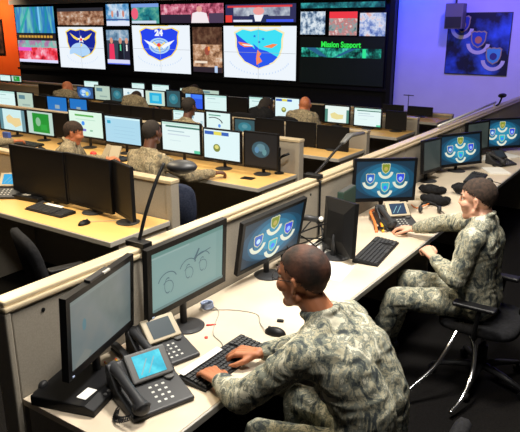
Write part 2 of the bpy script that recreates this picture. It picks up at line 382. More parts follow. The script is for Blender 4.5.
def keyboard(loc,yaw,label,L=.46,D=.155,strip=None,pad=False,white_strip=True):
    r=empty('keyboard',(*loc,DZ),yaw); tag(r,label,'keyboard')
    b=MB(); b.prism([(-D/2,0),(D/2,0),(D/2,.010),(-D/2,.026)],-L/2,L/2,M['black']); b.build('case',r,bevel=.003)
    k=MB(); rows=6; pitch=(D-.02)/rows
    for i in range(rows):
        x=-D/2+.012+pitch*(i+.5); zt=.026-.016*(x+D/2)/D
        n=int((L-.02)/.0195)
        y=-L/2+.01
        while y<L/2-.012:
            wk=.0175
            if i==rows-1 and abs(y+.03)<.012: wk=.1
            elif random.random()<.08: wk=.03
            wk=min(wk,L/2-.01-y)
            if not (abs(y-(L/2-.125))<.012 and L>.4):
                k.box((x,y+wk/2,zt+.004),(pitch*.82,wk*.86,.009),M['keys'])
            y+=wk+.0018
    k.build('keys',r)
    if strip:
        y0,y1=strip; s=MB(); s.box((-D/2+.012,(y0+y1)/2,.034),(.034,y1-y0,.004),M['white'],rot=Matrix.Rotation(.1,4,'Y')); s.build('label_strip',r,bevel=.001)
    return r
def mouse(loc,yaw,label,cable=None,cm=None):
    r=empty('mouse',(*loc,DZ),yaw); tag(r,label,'mouse')
    b=MB(); b.ellipsoid((0,0,.004),(.056,.031,.032),M['black']); 
    for v in b.v: v.z=max(v.z,0.0)
    b.build('shell',r,smooth=True)
    w=MB(); w.lathe([(.007,-.004),(.009,0),(.007,.004)],M['darkgrey'],n=12,mx=Matrix.Translation((-.03,0,.03))@Matrix.Rotation(PI/2,4,'X')); w.build('scroll_wheel',r)
    if cable:
        inv=(Matrix.Translation((*loc,DZ))@Matrix.Rotation(yaw,4,'Z')).inverted()
        pts=[inv@Vector(p) for p in cable]
        MB().tube(smooth_path([Vector((-.055,0,.01))]+pts),.0025,cm or M['black'],n=6).build('cable',r,smooth=True)
    return r
def smooth_path(p,n=8):
    p=[Vector(q) for q in p]; out=[]
    for i in range(len(p)-1):
        a=p[max(i-1,0)];b=p[i];c=p[i+1];d=p[min(i+2,len(p)-1)]
        for k in range(n):
            t=k/n; out.append(.5*((2*b)+(-a+c)*t+(2*a-5*b+4*c-d)*t*t+(-a+3*b-3*c+d)*t**3))
    out.append(p[-1]); return out
def phone(loc,yaw,label,screen_col,frame,s=1.0,body='charcoal'):
    """desk phone; user side is local +X, handset on the user's left (local -Y)"""
    r=empty('desk_phone',(*loc,DZ),yaw); tag(r,label,'telephone'); r.scale=(s,s,s)
    prof=[(-.11,0),(.115,0),(.12,.012),(.115,.02),(-.02,.055),(-.095,.125),(-.115,.12)]
    MB().prism(prof,-.115,.125,M[body]).build('body',r,bevel=.006)
    # sloped display block
    a=math.atan2(.07,.075); R=Matrix.Rotation(a,4,'Y'); c=Vector((-.055,.03,.098))
    MB().box(c,(.115,.165,.022),M[frame],rot=R).build('display_frame',r,bevel=.006)
    cv=Canvas(.112,.086); cv.rect(0,0,cv.w,cv.h,screen_col)
    for k in range(3): cv.poly([(.01+.03*k,.01),(.05+.03*k,.065),(.056+.03*k,.065),(.016+.03*k,.01)],g((.35,.75,.85),.7)) if k<2 and s>=1.1 else None
    sc=cv.build('display',r); n=R@Vector((0,0,1)); 
    X=n; Y=Vector((0,1,0)); Z=X.cross(Y)
    mt=Matrix((X,Y,Z)).transposed().to_4x4(); sc.matrix_local=Matrix.Translation(c+n*.0122)@mt
    kb=MB(); sl=math.atan2(-.035,.135)
    for i in range(4):
        for j in range(3):
            x=.012+.024*i; kb.box((x,.0+.026*j,.0475-.026*(x+.02)/.1+ .004),(.010,.013,.008),M['silver'],rot=Matrix.Rotation(.25,4,'Y'))
    for i in range(4): kb.box((.012+.024*i,.098,.05-.26*(.032+.024*i)),(.014,.026,.008),M['darkgrey'],rot=Matrix.Rotation(.25,4,'Y'))
    kb.build('keypad',r,bevel=.002)
    MB().lathe([(.0,0),(.019,0),(.019,.006),(.008,.008)],M['darkgrey'],c=(-.006,.088,.052),n=18).build('navigation_pad',r)
    hs=MB(); P=smooth_path([(.125,-.082,.052),(.085,-.086,.072),(.01,-.09,.095),(-.06,-.09,.108),(-.10,-.088,.098)],6)
    rr=[]; n_=len(P)
    for i in range(n_):
        t=abs(i/(n_-1)-.5)*2; rr.append(.018+.014*t**3)
    hs.tube(P,rr,M['charcoal'],n=12)
    hs.ellipsoid((.112,-.083,.05),(.03,.032,.028),M['charcoal']); hs.ellipsoid((-.09,-.088,.088),(.03,.032,.03),M['charcoal'])
    hs.build('handset',r,smooth=True)
    co=MB(); pts=[]
    for k in range(100):
        t=k/99; a_=t*2*PI*16; pts.append((.13-.11*t+.01*math.cos(a_), -.13-.03*math.sin(PI*t)+.008*math.sin(a_), .012+.008*math.sin(a_)+.03*(1-t)**3))
    co.tube(pts,.002,M['black'],n=5).build('cord',r,smooth=True)
    return r

def make_chair(back_h=.5,fab='black_matte',arms=True,loop=False,back_w=.46):
    r=empty('office_chair',(0,0,0))
    for k in range(5):
        a=2*PI*k/5+.3; d=Vector((math.cos(a),math.sin(a),0))
        l=MB(); l.tube([d*.03+Vector((0,0,.115)),d*.16+Vector((0,0,.10)),d*.30+Vector((0,0,.072))],[.026,.022,.014],M['charcoal'],n=8); lo=l.build('base_leg',r,smooth=True)
        c=MB(); c.lathe([(.0,-.022),(.022,-.022),(.028,-.012),(.028,.012),(.022,.022)],M['black'],n=14,mx=Matrix.Translation(d*.3+Vector((0,0,.029)))@Matrix.Rotation(a,4,'Z')@Matrix.Rotation(PI/2,4,'X')); c.tube([d*.3+Vector((0,0,.03)),d*.3+Vector((0,0,.075))],.008,M['black'],n=6); c.build('caster',lo)
    MB().tube([(0,0,.10),(0,0,.26)],.03,M['black'],n=12).tube([(0,0,.26),(0,0,.41)],.017,M['chrome'],n=12).build('gas_lift',r,smooth=True)
    MB().box((0,0,.415),(.2,.16,.03),M['black']).build('seat_mechanism',r,bevel=.006)
    s=MB(); prof=[]
    for k in range(24):
        a=2*PI*k/24; cx=abs(math.cos(a))**.5*math.copysign(1,math.cos(a)); sy=abs(math.sin(a))**.5*math.copysign(1,math.sin(a)); prof.append((cx*.24,sy*.25))
    vs=[];fs=[]
    for sc,z in ((.9,.43),(1,.445),(1.0,.475),(.93,.497),(.6,.492),(.2,.488)):
        for x,y in prof: vs.append((x*sc+.02,y*sc,z))
    for i in range(5):
        for k in range(24): a=i*24+k;b=i*24+(k+1)%24; fs.append((a,b,b+24,a+24))
    fs.append(tuple(reversed(range(24)))); fs.append(tuple(5*24+k for k in range(24)))
    s.add(vs,fs,M[fab]).build('seat',r,smooth=True)
    b=MB(); vs=[];fs=[]; n=24; zs=.60+back_h/2
    for lay,(sc,off) in enumerate(((.9,.03),(1,.018),(1,-.012),(.93,-.03))):
        for k in range(n):
            a=2*PI*k/n; y=abs(math.cos(a))**.55*math.copysign(1,math.cos(a))*back_w/2*sc; z=abs(math.sin(a))**.55*math.copysign(1,math.sin(a))*back_h/2*sc
            x=-.24-off*-1 - .10*(z/back_h+.5) + .35*y*y
            vs.append((x,y,zs+z))
    for i in range(3):
        for k in range(n): a=i*n+k;c=i*n+(k+1)%n; fs.append((a,c,c+n,a+n))
    fs.append(tuple(reversed(range(n)))); fs.append(tuple(3*n+k for k in range(n)))
    b.add(vs,fs,M[fab]).build('backrest',r,smooth=True)
    MB().tube([(-.08,0,.415),(-.27,0,.44),(-.31,0,.56),(-.335,0,.72)],[.02,.022,.02,.016],M['black'],n=8).build('back_support',r,smooth=True)
    if arms:
        for sy in (-1,1):
            a=MB(); a.tube(smooth_path([(.0,sy*.2,.43),(.0,sy*.27,.44),(-.01,sy*.29,.55),(-.02,sy*.285,.655)],5),.014,M['black'],n=8)
            ao=a.build('armrest',r,smooth=True)
            MB().box((.01,sy*.285,.668),(.25,.075,.028),M['black']).build('arm_pad',ao,bevel=.011,seg=3)
    return r

# people ------------------------------------------------------------
def voxel(mb, name, vs, it=4, parent=None, mat=None, fac=.5):
    me=mb.mesh(name); o=bpy.data.objects.new(name,me); C.objects.link(o)
    m=o.modifiers.new('r','REMESH'); m.mode='VOXEL'; m.voxel_size=vs; m.use_smooth_shade=True
    if it: s=o.modifiers.new('s','SMOOTH'); s.iterations=it; s.factor=fac
    dg=bpy.context.evaluated_depsgraph_get(); n=bpy.data.meshes.new_from_object(o.evaluated_get(dg)); n.name=name
    bpy.data.objects.remove(o); bpy.data.meshes.remove(me)
    n.materials.clear(); n.materials.append(mat)
    n.polygons.foreach_set('use_smooth',[True]*len(n.polygons)); n.polygons.foreach_set('material_index',[0]*len(n.polygons))
    r=bpy.data.objects.new(name,n); C.objects.link(r)
    if parent: r.parent=parent
    return r
def wrinkle(o, amp=.006, sc=11, seed=0):
    me=o.data; off=Vector((seed*3.1,seed*1.7,seed))
    nrm=[v.normal.copy() for v in me.vertices]
    for v,n in zip(me.vertices,nrm):
        p=v.co+off; q=Vector((p.x*sc*.8,p.y*sc*.8,p.z*sc*1.5)); w=noise.noise(q+noise.noise_vector(q*.6)*1.3)
        ridge=1-abs(w)*2.6; v.co+=n*(amp*ridge+amp*.5*noise.noise(p*sc*2.6))
    me.update()
def hand_caps(mb, W, d, n, side, curl=(25,35,25), spread=.0, r=1.0, sc=1.0):
    """W wrist, d finger direction, n palm-down direction, side: direction of the thumb"""
    W=Vector(W); d=Vector(d).normalized(); n=Vector(n); n=(n-d*n.dot(d)).normalized(); s=Vector(side); s=(s-d*s.dot(d)-n*s.dot(n)).normalized()
    offs=[.030,.0105,-.0095,-.028]; lens=[.072,.081,.075,.058]
    for i,(o,L) in enumerate(zip(offs,lens)):
        K=W+d*((.088-.004*abs(i-1))*sc)+s*(o*sc)-n*(.006*sc)
        mb.capsule(W+s*o*.5*sc,K,.0155*sc*r,.0125*sc*r)
        dirv=d+s*(spread*(1.5-i)*.5); dirv.normalize(); ang=0; p=K; rad=.0098*sc*r
        axis_n=n
        for q,(f,cu) in enumerate(zip((.45,.31,.24),curl)):
            ang+=math.radians(cu+ (4 if i in (0,3) else 0)); dd=dirv*math.cos(ang)+axis_n*math.sin(ang); p2=p+dd*(L*f*sc); mb.capsule(p,p2,rad,rad*.93); p=p2; rad*=.93
    T0=W+d*.022*sc+s*.02*sc+n*.004; T1=T0+(d*.55+s*.72+n*.15).normalized()*.042*sc; T2=T1+(d*.85+s*.35+n*.25).normalized()*.032*sc; T3=T2+(d*.95+s*.05+n*.25).normalized()*.026*sc
    mb.capsule(T0,T1,.0165*sc*r,.0125*sc*r).capsule(T1,T2,.0118*sc*r,.0108*sc*r).capsule(T2,T3,.0108*sc*r,.009*sc*r)
def head_caps(mb, MH, s=1.0):
    def P(x,y,z): return MH@Vector((x*s,y*s,z*s))
    R=MH.to_3x3().normalized().to_4x4(); k_=s*MH.to_scale()[0]
    def E(c,r): mb.ellipsoid(P(*c),[q*k_ for q in r],None,rot=R,n=22,m=16)
    def K(a,b,ra,rb): mb.capsule(P(*a),P(*b),ra*k_,rb*k_)
    E((-.014,0,.034),(.098,.078,.088)); E((.024,0,-.03),(.064,.060,.082)); E((-.045,0,-.0),(.05,.062,.06))
    K((.062,-.012,-.098),(.062,.012,-.098),.020,.020)
    for y in (-1,1):
        K((.055,y*.014,-.098),(-.002,y*.05,-.062),.019,.022)
        E((.052,y*.042,-.022),(.032,.026,.028)); K((.079,y*.012,.026),(.062,y*.046,.026),.011,.011)
        # ear: rim, lobe and hollow
        K((-.008,y*.077,.012),(-.018,y*.089,.018),.007,.007); K((-.018,y*.089,.018),(-.026,y*.091,-.002),.0065,.006)
        K((-.026,y*.091,-.002),(-.014,y*.083,-.032),.006,.006); K((-.014,y*.083,-.032),(-.003,y*.076,-.03),.007,.006); K((-.006,y*.076,-.02),(-.008,y*.077,.012),.007,.007)
        E((-.012,y*.079,-.006),(.012,.005,.022))
    K((.080,0,.022),(.097,0,-.018),.0075,.011); K((.090,-.011,-.024),(.090,.011,-.024),.0085,.0085); K((.084,0,-.02),(.08,0,-.045),.014,.012)
    K((.078,-.016,-.056),(.078,.016,-.056),.0085,.0085); K((.075,-.014,-.068),(.075,.014,-.068),.0085,.0085)
    K((.064,-.02,-.035),(.064,.02,-.035),.02,.02)
def person(loc, yaw, J, skin, hair, cloth, label, vox=.012, det=False, hair_line=(.055,.0,-.055), glasses=False, wr=.006, headrot=(0,0,0), legs=True, seed=1, hair_thick=.004, name='person', group=None, bulk=1.3, hs=1.0, hsc=1.0):
    r=empty(name,(*loc,0),yaw); tag(r,label,'person',group)
    J={k:Vector(v) for k,v in J.items()}
    MH=Matrix.Translation(J['head'])@Matrix.Scale(hs,4)@Matrix.Rotation(headrot[2],4,'Z')@Matrix.Rotation(headrot[1],4,'Y')@Matrix.Rotation(headrot[0],4,'X')
    b=MB(); head_caps(b,MH)
    nb=MH@Vector((-.035,0,-.075)); b.capsule(nb,J['neck'],.054,.062); b.capsule(MH@Vector((.0,0,-.07)),J['neck']+Vector((.025,0,.01)),.045,.05)
    def torso(mb,g_,col=True):
        pe,ch,ne=J['pelvis'],J['chest'],J['neck']
        mid=(pe+ch)/2+Vector(J.get('bend',(0,0,0)))
        for y in (-1,1):
            mb.capsule(pe+Vector((0,y*.075,0)),mid+Vector((0,y*.07,0)),.115+g_,.105+g_,n=20)
            mb.capsule(mid+Vector((0,y*.07,0)),ch+Vector((-.01,y*.085,0)),.105+g_,.115+g_,n=20)
            sh=J['shL'] if y>0 else J['shR']
            mb.capsule(ch+Vector((0,y*.07,.02)),sh+Vector((0,-y*.015,-.005)),.105+g_,.066+g_,n=20)
            mb.capsule(ne+Vector((-.02,0,-.03)),sh,.058+g_,.052+g_,n=16)
        mb.capsule(ch+Vector((-.02,0,.0)),ne+Vector((-.025,0,-.045)),.10+g_,.065+g_,n=20)
    def arm(mb,g_,s_,stop=1.0):
        sh,el,wr_=J['sh'+s_],J['el'+s_],J['wr'+s_]
        mb.capsule(sh,el,.054+g_,.043+g_); mb.capsule(el,el.lerp(wr_,.35),.043+g_,.042+g_*1.0)
        mb.capsule(el.lerp(wr_,.35),el.lerp(wr_,stop),.042+g_,.028+g_*.7)
    def leg(mb,g_,s_):
        y=1 if s_=='L' else -1; hp=J['pelvis']+Vector((.02,y*.095,-.01)); kn,an=J['kn'+s_],J['an'+s_]
        mb.capsule(hp,kn,.088+g_,.058+g_,n=18); mb.capsule(kn,kn.lerp(an,.35),.058+g_,.056+g_,n=16); mb.capsule(kn.lerp(an,.35),an,.056+g_,.038+g_,n=16)
    torso(b,-.012)
    for s_ in 'LR':
        arm(b,-.004,s_)
        d=J.get('hd'+s_,(J['wr'+s_]-J['el'+s_])); up=Vector(J.get('hn'+s_,(0,0,-1))); side=Vector(J.get('hs'+s_,(0,-1 if s_=='L' else 1,0)))
        hand_caps(b,J['wr'+s_],d,up,side,curl=J.get('curl'+s_,Vector((22,38,26))),spread=.12,sc=hsc)
        if legs:
            leg(b,-.004,s_); y=1 if s_=='L' else -1
            b.capsule(J['an'+s_],J['an'+s_]+Vector((.14,0,-.035)),.038,.03)
    bo=voxel(b,'body',vox,3 if det else 2,r,skin,.45)
    # jacket
    g_=.008*bulk; c=MB(); torso(c,g_)
    for s_ in 'LR': arm(c,g_+.006,s_,.86)
    ne=J['neck']; up_=(MH@Vector((-.035,0,-.075))-ne).normalized()
    for k in range(14):
        a0=2*PI*k/14;a1=2*PI*(k+1)/14; q=lambda a: ne+Vector((-.002,0,0))+up_*.02+Vector((math.cos(a)*.066,math.sin(a)*.066,-.022*math.cos(a)))
        c.capsule(q(a0),q(a1),.014,.014,n=8)
    jk=voxel(c,'jacket',max(vox*1.25,.008),3,r,cloth,.5); wrinkle(jk,wr,11,seed)
    if legs:
        t=MB(); pe=J['pelvis']
        for s_ in 'LR': leg(t,.010,s_)
        t.capsule(pe+Vector((0,-.08,0)),pe+Vector((0,.08,0)),.125,.125,n=18)
        tr=voxel(t,'trousers',max(vox*1.25,.008),3,r,cloth,.5); wrinkle(tr,wr,9,seed+3)
        for s_ in 'LR':
            an=J['an'+s_]; bt=MB(); bt.capsule(an+Vector((0,0,.12)),an,.056,.06).capsule(an+Vector((-.02,0,-.03)),an+Vector((.155,0,-.037)),.058,.05)
            o=voxel(bt,'boot',.01,2,r,M['black'])
            for v in o.data.vertices: v.co.z=max(v.co.z,.004)
    # hair: a shell grown from the scalp
    inv=MH.inverted(); me=bo.data; hf,hs_,hb=hair_line; keep=[]
    for p in me.polygons:
        q=inv@p.center
        if q.length>.16: continue
        if abs(q.y)>.079 and q.z<.03: continue
        x=q.x
        lim = hb+(hs_-hb)*min(max((x+.075)/.06,0),1) if x<-.015 else (hs_+(hf-hs_)*min((x+.015)/.075,1))
        if x>.03: lim=max(lim,hf+(.03 if abs(q.y)>.045 else 0)*0)
        if q.z>lim+.016*noise.noise(q*260)+.006*noise.noise(q*60): keep.append(p)
    if keep:
        idx={};vs=[];fs=[]
        for p in keep:
            f=[]
            for vi in p.vertices:
                if vi not in idx:
                    v=me.vertices[vi]; idx[vi]=len(vs); vs.append(v.co+v.normal*hair_thick)
                f.append(idx[vi])
            fs.append(tuple(f))
        h=MB(); h.add(vs,fs,hair); ho=h.build('hair',r,smooth=True,fix=False)
        s=ho.modifiers.new('solid','SOLIDIFY'); s.thickness=hair_thick+.002; s.offset=-1
    if det:
        for y in (-1,1):
            e=MB(); e.ellipsoid(MH@Vector((.066,y*.031,.006)),(.0122,.0122,.0122),M['white'],n=12,m=8)
            e.ellipsoid(MH@Vector((.0745,y*.031,.006)),(.0055,.0055,.0055),M['charcoal'],n=10,m=6); e.build('eye',r,smooth=True)
            br=MB(); br.tube([MH@Vector((.091,y*.012,.033)),MH@Vector((.084,y*.032,.037)),MH@Vector((.068,y*.05,.032))],.0045,hair,n=6); br.build('eyebrow',r,smooth=True)
    if glasses:
        gm=MB(); 
        for y in (-1,1):
            ring=[MH@Vector((.097-.004*abs(math.cos(a)),y*.033+.024*math.cos(a),.004+.016*math.sin(a))) for a in [2*PI*k/16 for k in range(17)]]
            gm.tube(ring,.0017,M['black'],n=6); gm.tube(smooth_path([MH@Vector((.095,y*.057,.008)),MH@Vector((.05,y*.080,.010)),MH@Vector((-.01,y*.0885,.012)),MH@Vector((-.03,y*.088,-.008))],5),.0018,M['black'],n=6)
        gm.tube([MH@Vector((.1,-.01,.006)),MH@Vector((.104,0,.008)),MH@Vector((.1,.01,.006))],.0018,M['black'],n=6)
        gm.build('glasses',r,smooth=True)
    return r
def seated(head=(.10,0,1.19),lean=.0,**kw):
    J=dict(pelvis=(0,0,.56),chest=(.03+lean*.6,0,.90),neck=(.06+lean,0,1.045),head=head,
      shL=(.04+lean*.9,.185,.975),shR=(.04+lean*.9,-.185,.975),elL=(.12+lean,.25,.76),elR=(.12+lean,-.25,.76),
      wrL=(.36+lean,.17,.79),wrR=(.36+lean,-.17,.79),knL=(.44,.13,.54),knR=(.44,-.13,.54),anL=(.46,.13,.085),anR=(.46,-.13,.085))
    J.update(kw); return J

# ------------------------------------------------------------------ the room
XL,XR,YF,YB,ZC=-20.5,2.6,-2.0,12.6,3.7
structure(MB().span((XL,YF,-.1),(XR,YB,0),M['carpet']),'floor')
structure(MB().span((XL,YF,ZC),(XR,YB,ZC+.1),M['ceiling']),'ceiling')
structure(MB().span((XL-.1,YF,0),(XL,YB,ZC),M['wall_dark']),'wall_left')
structure(MB().span((XR,YF,0),(XR+.1,YB,ZC),M['wall_dark']),'wall_right')
structure(MB().span((XL,YF-.1,0),(XR,YF,ZC),M['wall_dark']),'wall_front')
wb=structure(MB().span((-17.86,YB,0),(XR,YB+.1,ZC),M['wall_pale']),'wall_back')
structure(MB().span((XL,YB-.08,0),(-17.86,YB+.1,ZC),M['wall_orange']),'wall_side')
structure(MB().span((XL,12.38,0),(-17.86,12.52,.56),M['black_matte']),'baseboard_side')
structure(MB().span((-17.8,12.30,2.79),(-5.25,12.6,2.93),M['edge']),'trim_1')
vw=MB().span((-17.8,12.46,0),(-5.2,12.6,2.79),M['black_matte']).build('video_wall_frame')
tag(vw,'tall matte black wall unit carrying all the big lit displays','display frame')
MB().span((-17.8,12.38,.86),(-5.2,12.46,.92),M['black']).build('ledge',vw)
MB().span((-5.27,12.34,0),(-5.17,12.46,2.79),M['black']).build('end_trim',vw)

# displays of the video wall: x0,x1,z0,z1
def display(x0,x1,z0,z1,paint,label,group=None,seams=False,Y=12.40):
    w,h=x1-x0,z1-z0
    r=empty('wall_display',((x0+x1)/2,Y,z0),-PI/2); tag(r,label,'display',group)
    MB().box((-.03,0,h/2),(.055,w+.03,h+.03),M['black']).build('housing',r,bevel=.004)
    cv=Canvas(w,h,.0012); paint(cv)
    if seams:
        cv.rect(w/2-.004,0,w/2+.004,h,g((.35,.38,.42))); cv.rect(0,h/2-.004,w,h/2+.004,g((.35,.38,.42)))
    o=cv.build('screen',r); o.location=(.001,0,h/2)
    return r
def p_teal(cv): cv.rect(0,0,cv.w,cv.h,imagery('teal_streak_image',[(.01,.12,.25),(.02,.35,.35),(.03,.2,.6),(.15,.6,.5),(.3,.65,.75)],1.1,(1,2.4,.5),.9,1)); cv.poly([(cv.w*.05,0),(cv.w*.35,cv.h),(cv.w*.4,cv.h),(cv.w*.12,0)],g((.02,.4,.35))); cv.rect(cv.w*.6,cv.h*.1,cv.w*.64,cv.h,g((.2,.6,.9)))
def p_strip(cv): cv.rect(0,0,cv.w,cv.h,g((.02,.015,.02))); cv.strips([[(cv.w*(.06+.08*k),cv.h*.35),(cv.w*(.12+.08*k),cv.h*.35),(cv.w*(.12+.08*k),cv.h*.75),(cv.w*(.06+.08*k),cv.h*.75)] for k in range(11)],g((.65,.35,.05)))
def p_red(cv):
    w,h=cv.w,cv.h; cv.rect(0,0,w,h,imagery('red_crowd_image',[(.35,.01,.03),(.85,.03,.05),(.9,.2,.3),(.95,.7,.75)],3,(1,1,1),1,2))
    cv.rect(0,h*.68,w,h,imagery('violet_teal_haze_image',[(.15,.2,.45),(.5,.2,.4),(.2,.6,.5),(.7,.4,.5)],3,(1,1,1),.9,3)); cv.rect(0,0,w,h*.13,g((.75,.75,1))); cv.rect(0,h*.52,w*.35,h*.68,g((.8,.1,.6)))
def p_stad(cv):
    w,h=cv.w,cv.h; cv.rect(0,0,w,h,imagery('brown_stadium_image',[(.1,.05,.03),(.35,.15,.08),(.6,.35,.22),(.85,.7,.6)],6,(1,1,1.5),.8,4)); cv.rect(0,h*.8,w,h,g((.03,.03,.04)))
def p_people_wide(cv):
    w,h=cv.w,cv.h; cv.rect(0,0,w,h,imagery('blue_studio_image',[(.02,.12,.35),(.1,.35,.65),(.5,.7,.9),(.9,.9,.95)],3.5,(1,1,1),.9,5))
    cv.rect(0,0,w,h*.22,g((.75,.8,.95))); cv.rect(0,h*.25,w,h*.32,g((.05,.1,.3)))
    for k,c in enumerate([(.7,.3,.2),(.15,.15,.3),(.6,.25,.2)]): cv.disc(w*(.28+.24*k),h*.55,w*.05,h*.16,g(c),12)
def p_people(cv):
    w,h=cv.w,cv.h; cv.rect(0,0,w,h,g((.04,.06,.09))); cv.rect(0,h*.7,w,h,imagery('blue_backdrop_image',[(.05,.12,.25),(.2,.35,.5),(.6,.7,.8)],4,(1,1,1),.9,6))
    for x,c,c2 in ((.22,(.85,.04,.12),(.7,.3,.2)),(.62,(.01,.01,.02),(.65,.3,.2)),(.9,(.02,.02,.04),(.7,.35,.25))):
        cv.poly([(w*(x-.14),h*.1),(w*(x+.12),h*.1),(w*(x+.1),h*.6),(w*(x-.1),h*.6)],g(c)); cv.disc(w*x,h*.69,w*.07,h*.09,g(c2),12)
        if x>.5: cv.rect(w*(x-.03),h*.4,w*(x+.03),h*.58,g((.1,.6,.3) if x<.7 else (.9,.9,.9)))
    cv.rect(0,0,w,h*.14,g((.7,.72,.95))); cv.rect(0,0,w,h*.03,g((.1,.15,.8)))
def p_host(cv):
    w,h=cv.w,cv.h; cv.rect(0,0,w,h,imagery('green_blue_studio_image',[(.01,.08,.12),(.02,.25,.3),(.1,.45,.35),(.5,.7,.8)],3,(1,1,1.4),.8,7))
    cv.disc(w*.12,h*.5,w*.13,h*.3,g((.85,.12,.2)),18); cv.rect(0,h*.82,w,h,g((.2,.35,.75))); cv.rect(0,0,w*.9,h*.14,g((.6,.7,.85)))
def p_pink(cv):
    w,h=cv.w,cv.h; cv.rect(0,0,w,h,imagery('pink_crowd_image',[(.02,.01,.02),(.35,.05,.1),(.75,.2,.3),(.95,.65,.7)],5,(1,1,1),.9,8)); cv.rect(0,0,w*.5,h*.45,g((.03,.02,.04)))
    cv.poly([(w*.5,0),(w*.52,h*.5),(w*.62,h*.62),(w*.74,h*.5),(w*.78,0)],g((.9,.82,.85))); cv.disc(w*.63,h*.72,w*.045,h*.16,g((.75,.35,.3)),12)
    cv.rect(w*.78,0,w,h*.5,g((.08,.05,.1)))
def p_man(cv):
    w,h=cv.w,cv.h; cv.rect(0,0,w,h,g((.03,.03,.1))); cv.rect(w*.12,h*.35,w*.92,h*.9,imagery('grey_newsroom_image',[(.1,.1,.2),(.4,.45,.55),(.85,.88,.92)],3,(1,1,1),.9,9))
    cv.rect(w*.03,h*.82,w*.95,h*.93,g((.7,.05,.06))); cv.rect(0,0,w*.1,h*.4,g((.8,.05,.04))); cv.poly([(w*.3,0),(w*.36,h*.42),(w*.62,h*.42),(w*.7,0)],g((.02,.03,.1)))
    cv.poly([(w*.44,h*.05),(w*.42,h*.42),(w*.56,h*.42),(w*.52,h*.05)],g((.9,.9,.95))); cv.disc(w*.49,h*.62,w*.08,h*.22,g((.85,.35,.33)),16)
    cv.rect(w*.12,h*.02,w*.4,h*.14,g((.75,.8,.95))); cv.rect(w*.6,h*.02,w*.97,h*.16,g((.05,.1,.85)))
WHT=(.86,.92,.98)
def p_shield1(cv):
    w,h=cv.w,cv.h; cv.rect(0,0,w,h,g(WHT)); cx,cy=w*.52,h*.6
    cv.poly(shield_pts(cx,cy,w*.70,h*.72),g('yel')); cv.poly(shield_pts(cx,cy,w*.70,h*.72,.93),g('navy'))
    d=[(cx+w*.235*math.cos(math.radians(a))-w*.05,cy-h*.25+h*.27*math.sin(math.radians(a))) for a in range(8,186,8)]
    cv.poly([(p[0],p[1]) for p in d]+[(cx-w*.18,cy-h*.24),(cx-w*.02,cy-h*.32),(cx+w*.12,cy-h*.27)],g('lblue'))
    for s in (-1,1):
        cv.poly([(cx+s*w*.03,cy+h*.10),(cx+s*w*.13,cy+h*.17),(cx+s*w*.25,cy+h*.26),(cx+s*w*.17,cy+h*.13),(cx+s*w*.09,cy+h*.08)],g('yel'))
    cv.poly([(cx,cy+h*.02),(cx-w*.03,cy-h*.08),(cx+w*.02,cy-h*.05)],g('yel'))
    star(cv,cx,cy+h*.10,w*.085,h*.10,g('white')); cv.disc(cx,cy+h*.10,w*.03,h*.035,g('red'),14)
    scroll_marks(cv,cx-.0*w,h*.38,w*.36,h*.26,17,g((.5,.65,.9)),.045)
def star(cv,cx,cy,rx,ry,mat):
    cv.poly([(cx+(rx if k%2==0 else rx*.42)*math.sin(PI*k/5),cy+(ry if k%2==0 else ry*.42)*math.cos(PI*k/5)) for k in range(10)],mat)
def p_shield24(cv):
    w,h=cv.w,cv.h; cv.rect(0,0,w,h,g(WHT)); cv.rect(w*.15,h*.985,w*.65,h,g((.8,.6,.1))); cx,cy=w*.48,h*.6
    cv.poly(shield_pts(cx,cy,w*.70,h*.72),g('yel')); cv.poly(shield_pts(cx,cy,w*.70,h*.72,.94),g('blue'))
    cv.text('24',cx,cy+h*.24,h*.17,g('white'),1.35,.012)
    cv.disc(cx,cy-h*.03,w*.185,h*.17,g('lblue'),26); cv.arc(cx,cy-h*.03,w*.15,h*.14,0,360,.1,g((.1,.25,.8)),26); cv.arc(cx,cy-h*.03,w*.09,h*.085,0,360,.14,g((.1,.25,.8)),20)
    for s in (-1,1):
        cv.poly([(cx+s*w*.04,cy-h*.04),(cx+s*w*.12,cy+h*.03),(cx+s*w*.27,cy+h*.10),(cx+s*w*.19,cy-h*.0),(cx+s*w*.07,cy-h*.09)],g('white'))
        cv.poly([(cx+s*w*.02,cy-h*.02),(cx+s*w*.10,cy+h*.06),(cx+s*w*.11,cy+h*.04),(cx+s*w*.03,cy-h*.05)],g('yel'))
    cv.poly([(cx-w*.025,cy-h*.03),(cx+w*.02,cy-h*.2),(cx+w*.025,cy-h*.03)],g('yel')); cv.disc(cx,cy-h*.01,w*.035,h*.04,g('red'),14)
    scroll_marks(cv,cx,h*.42,w*.40,h*.27,21,g((.5,.65,.9)),.05)
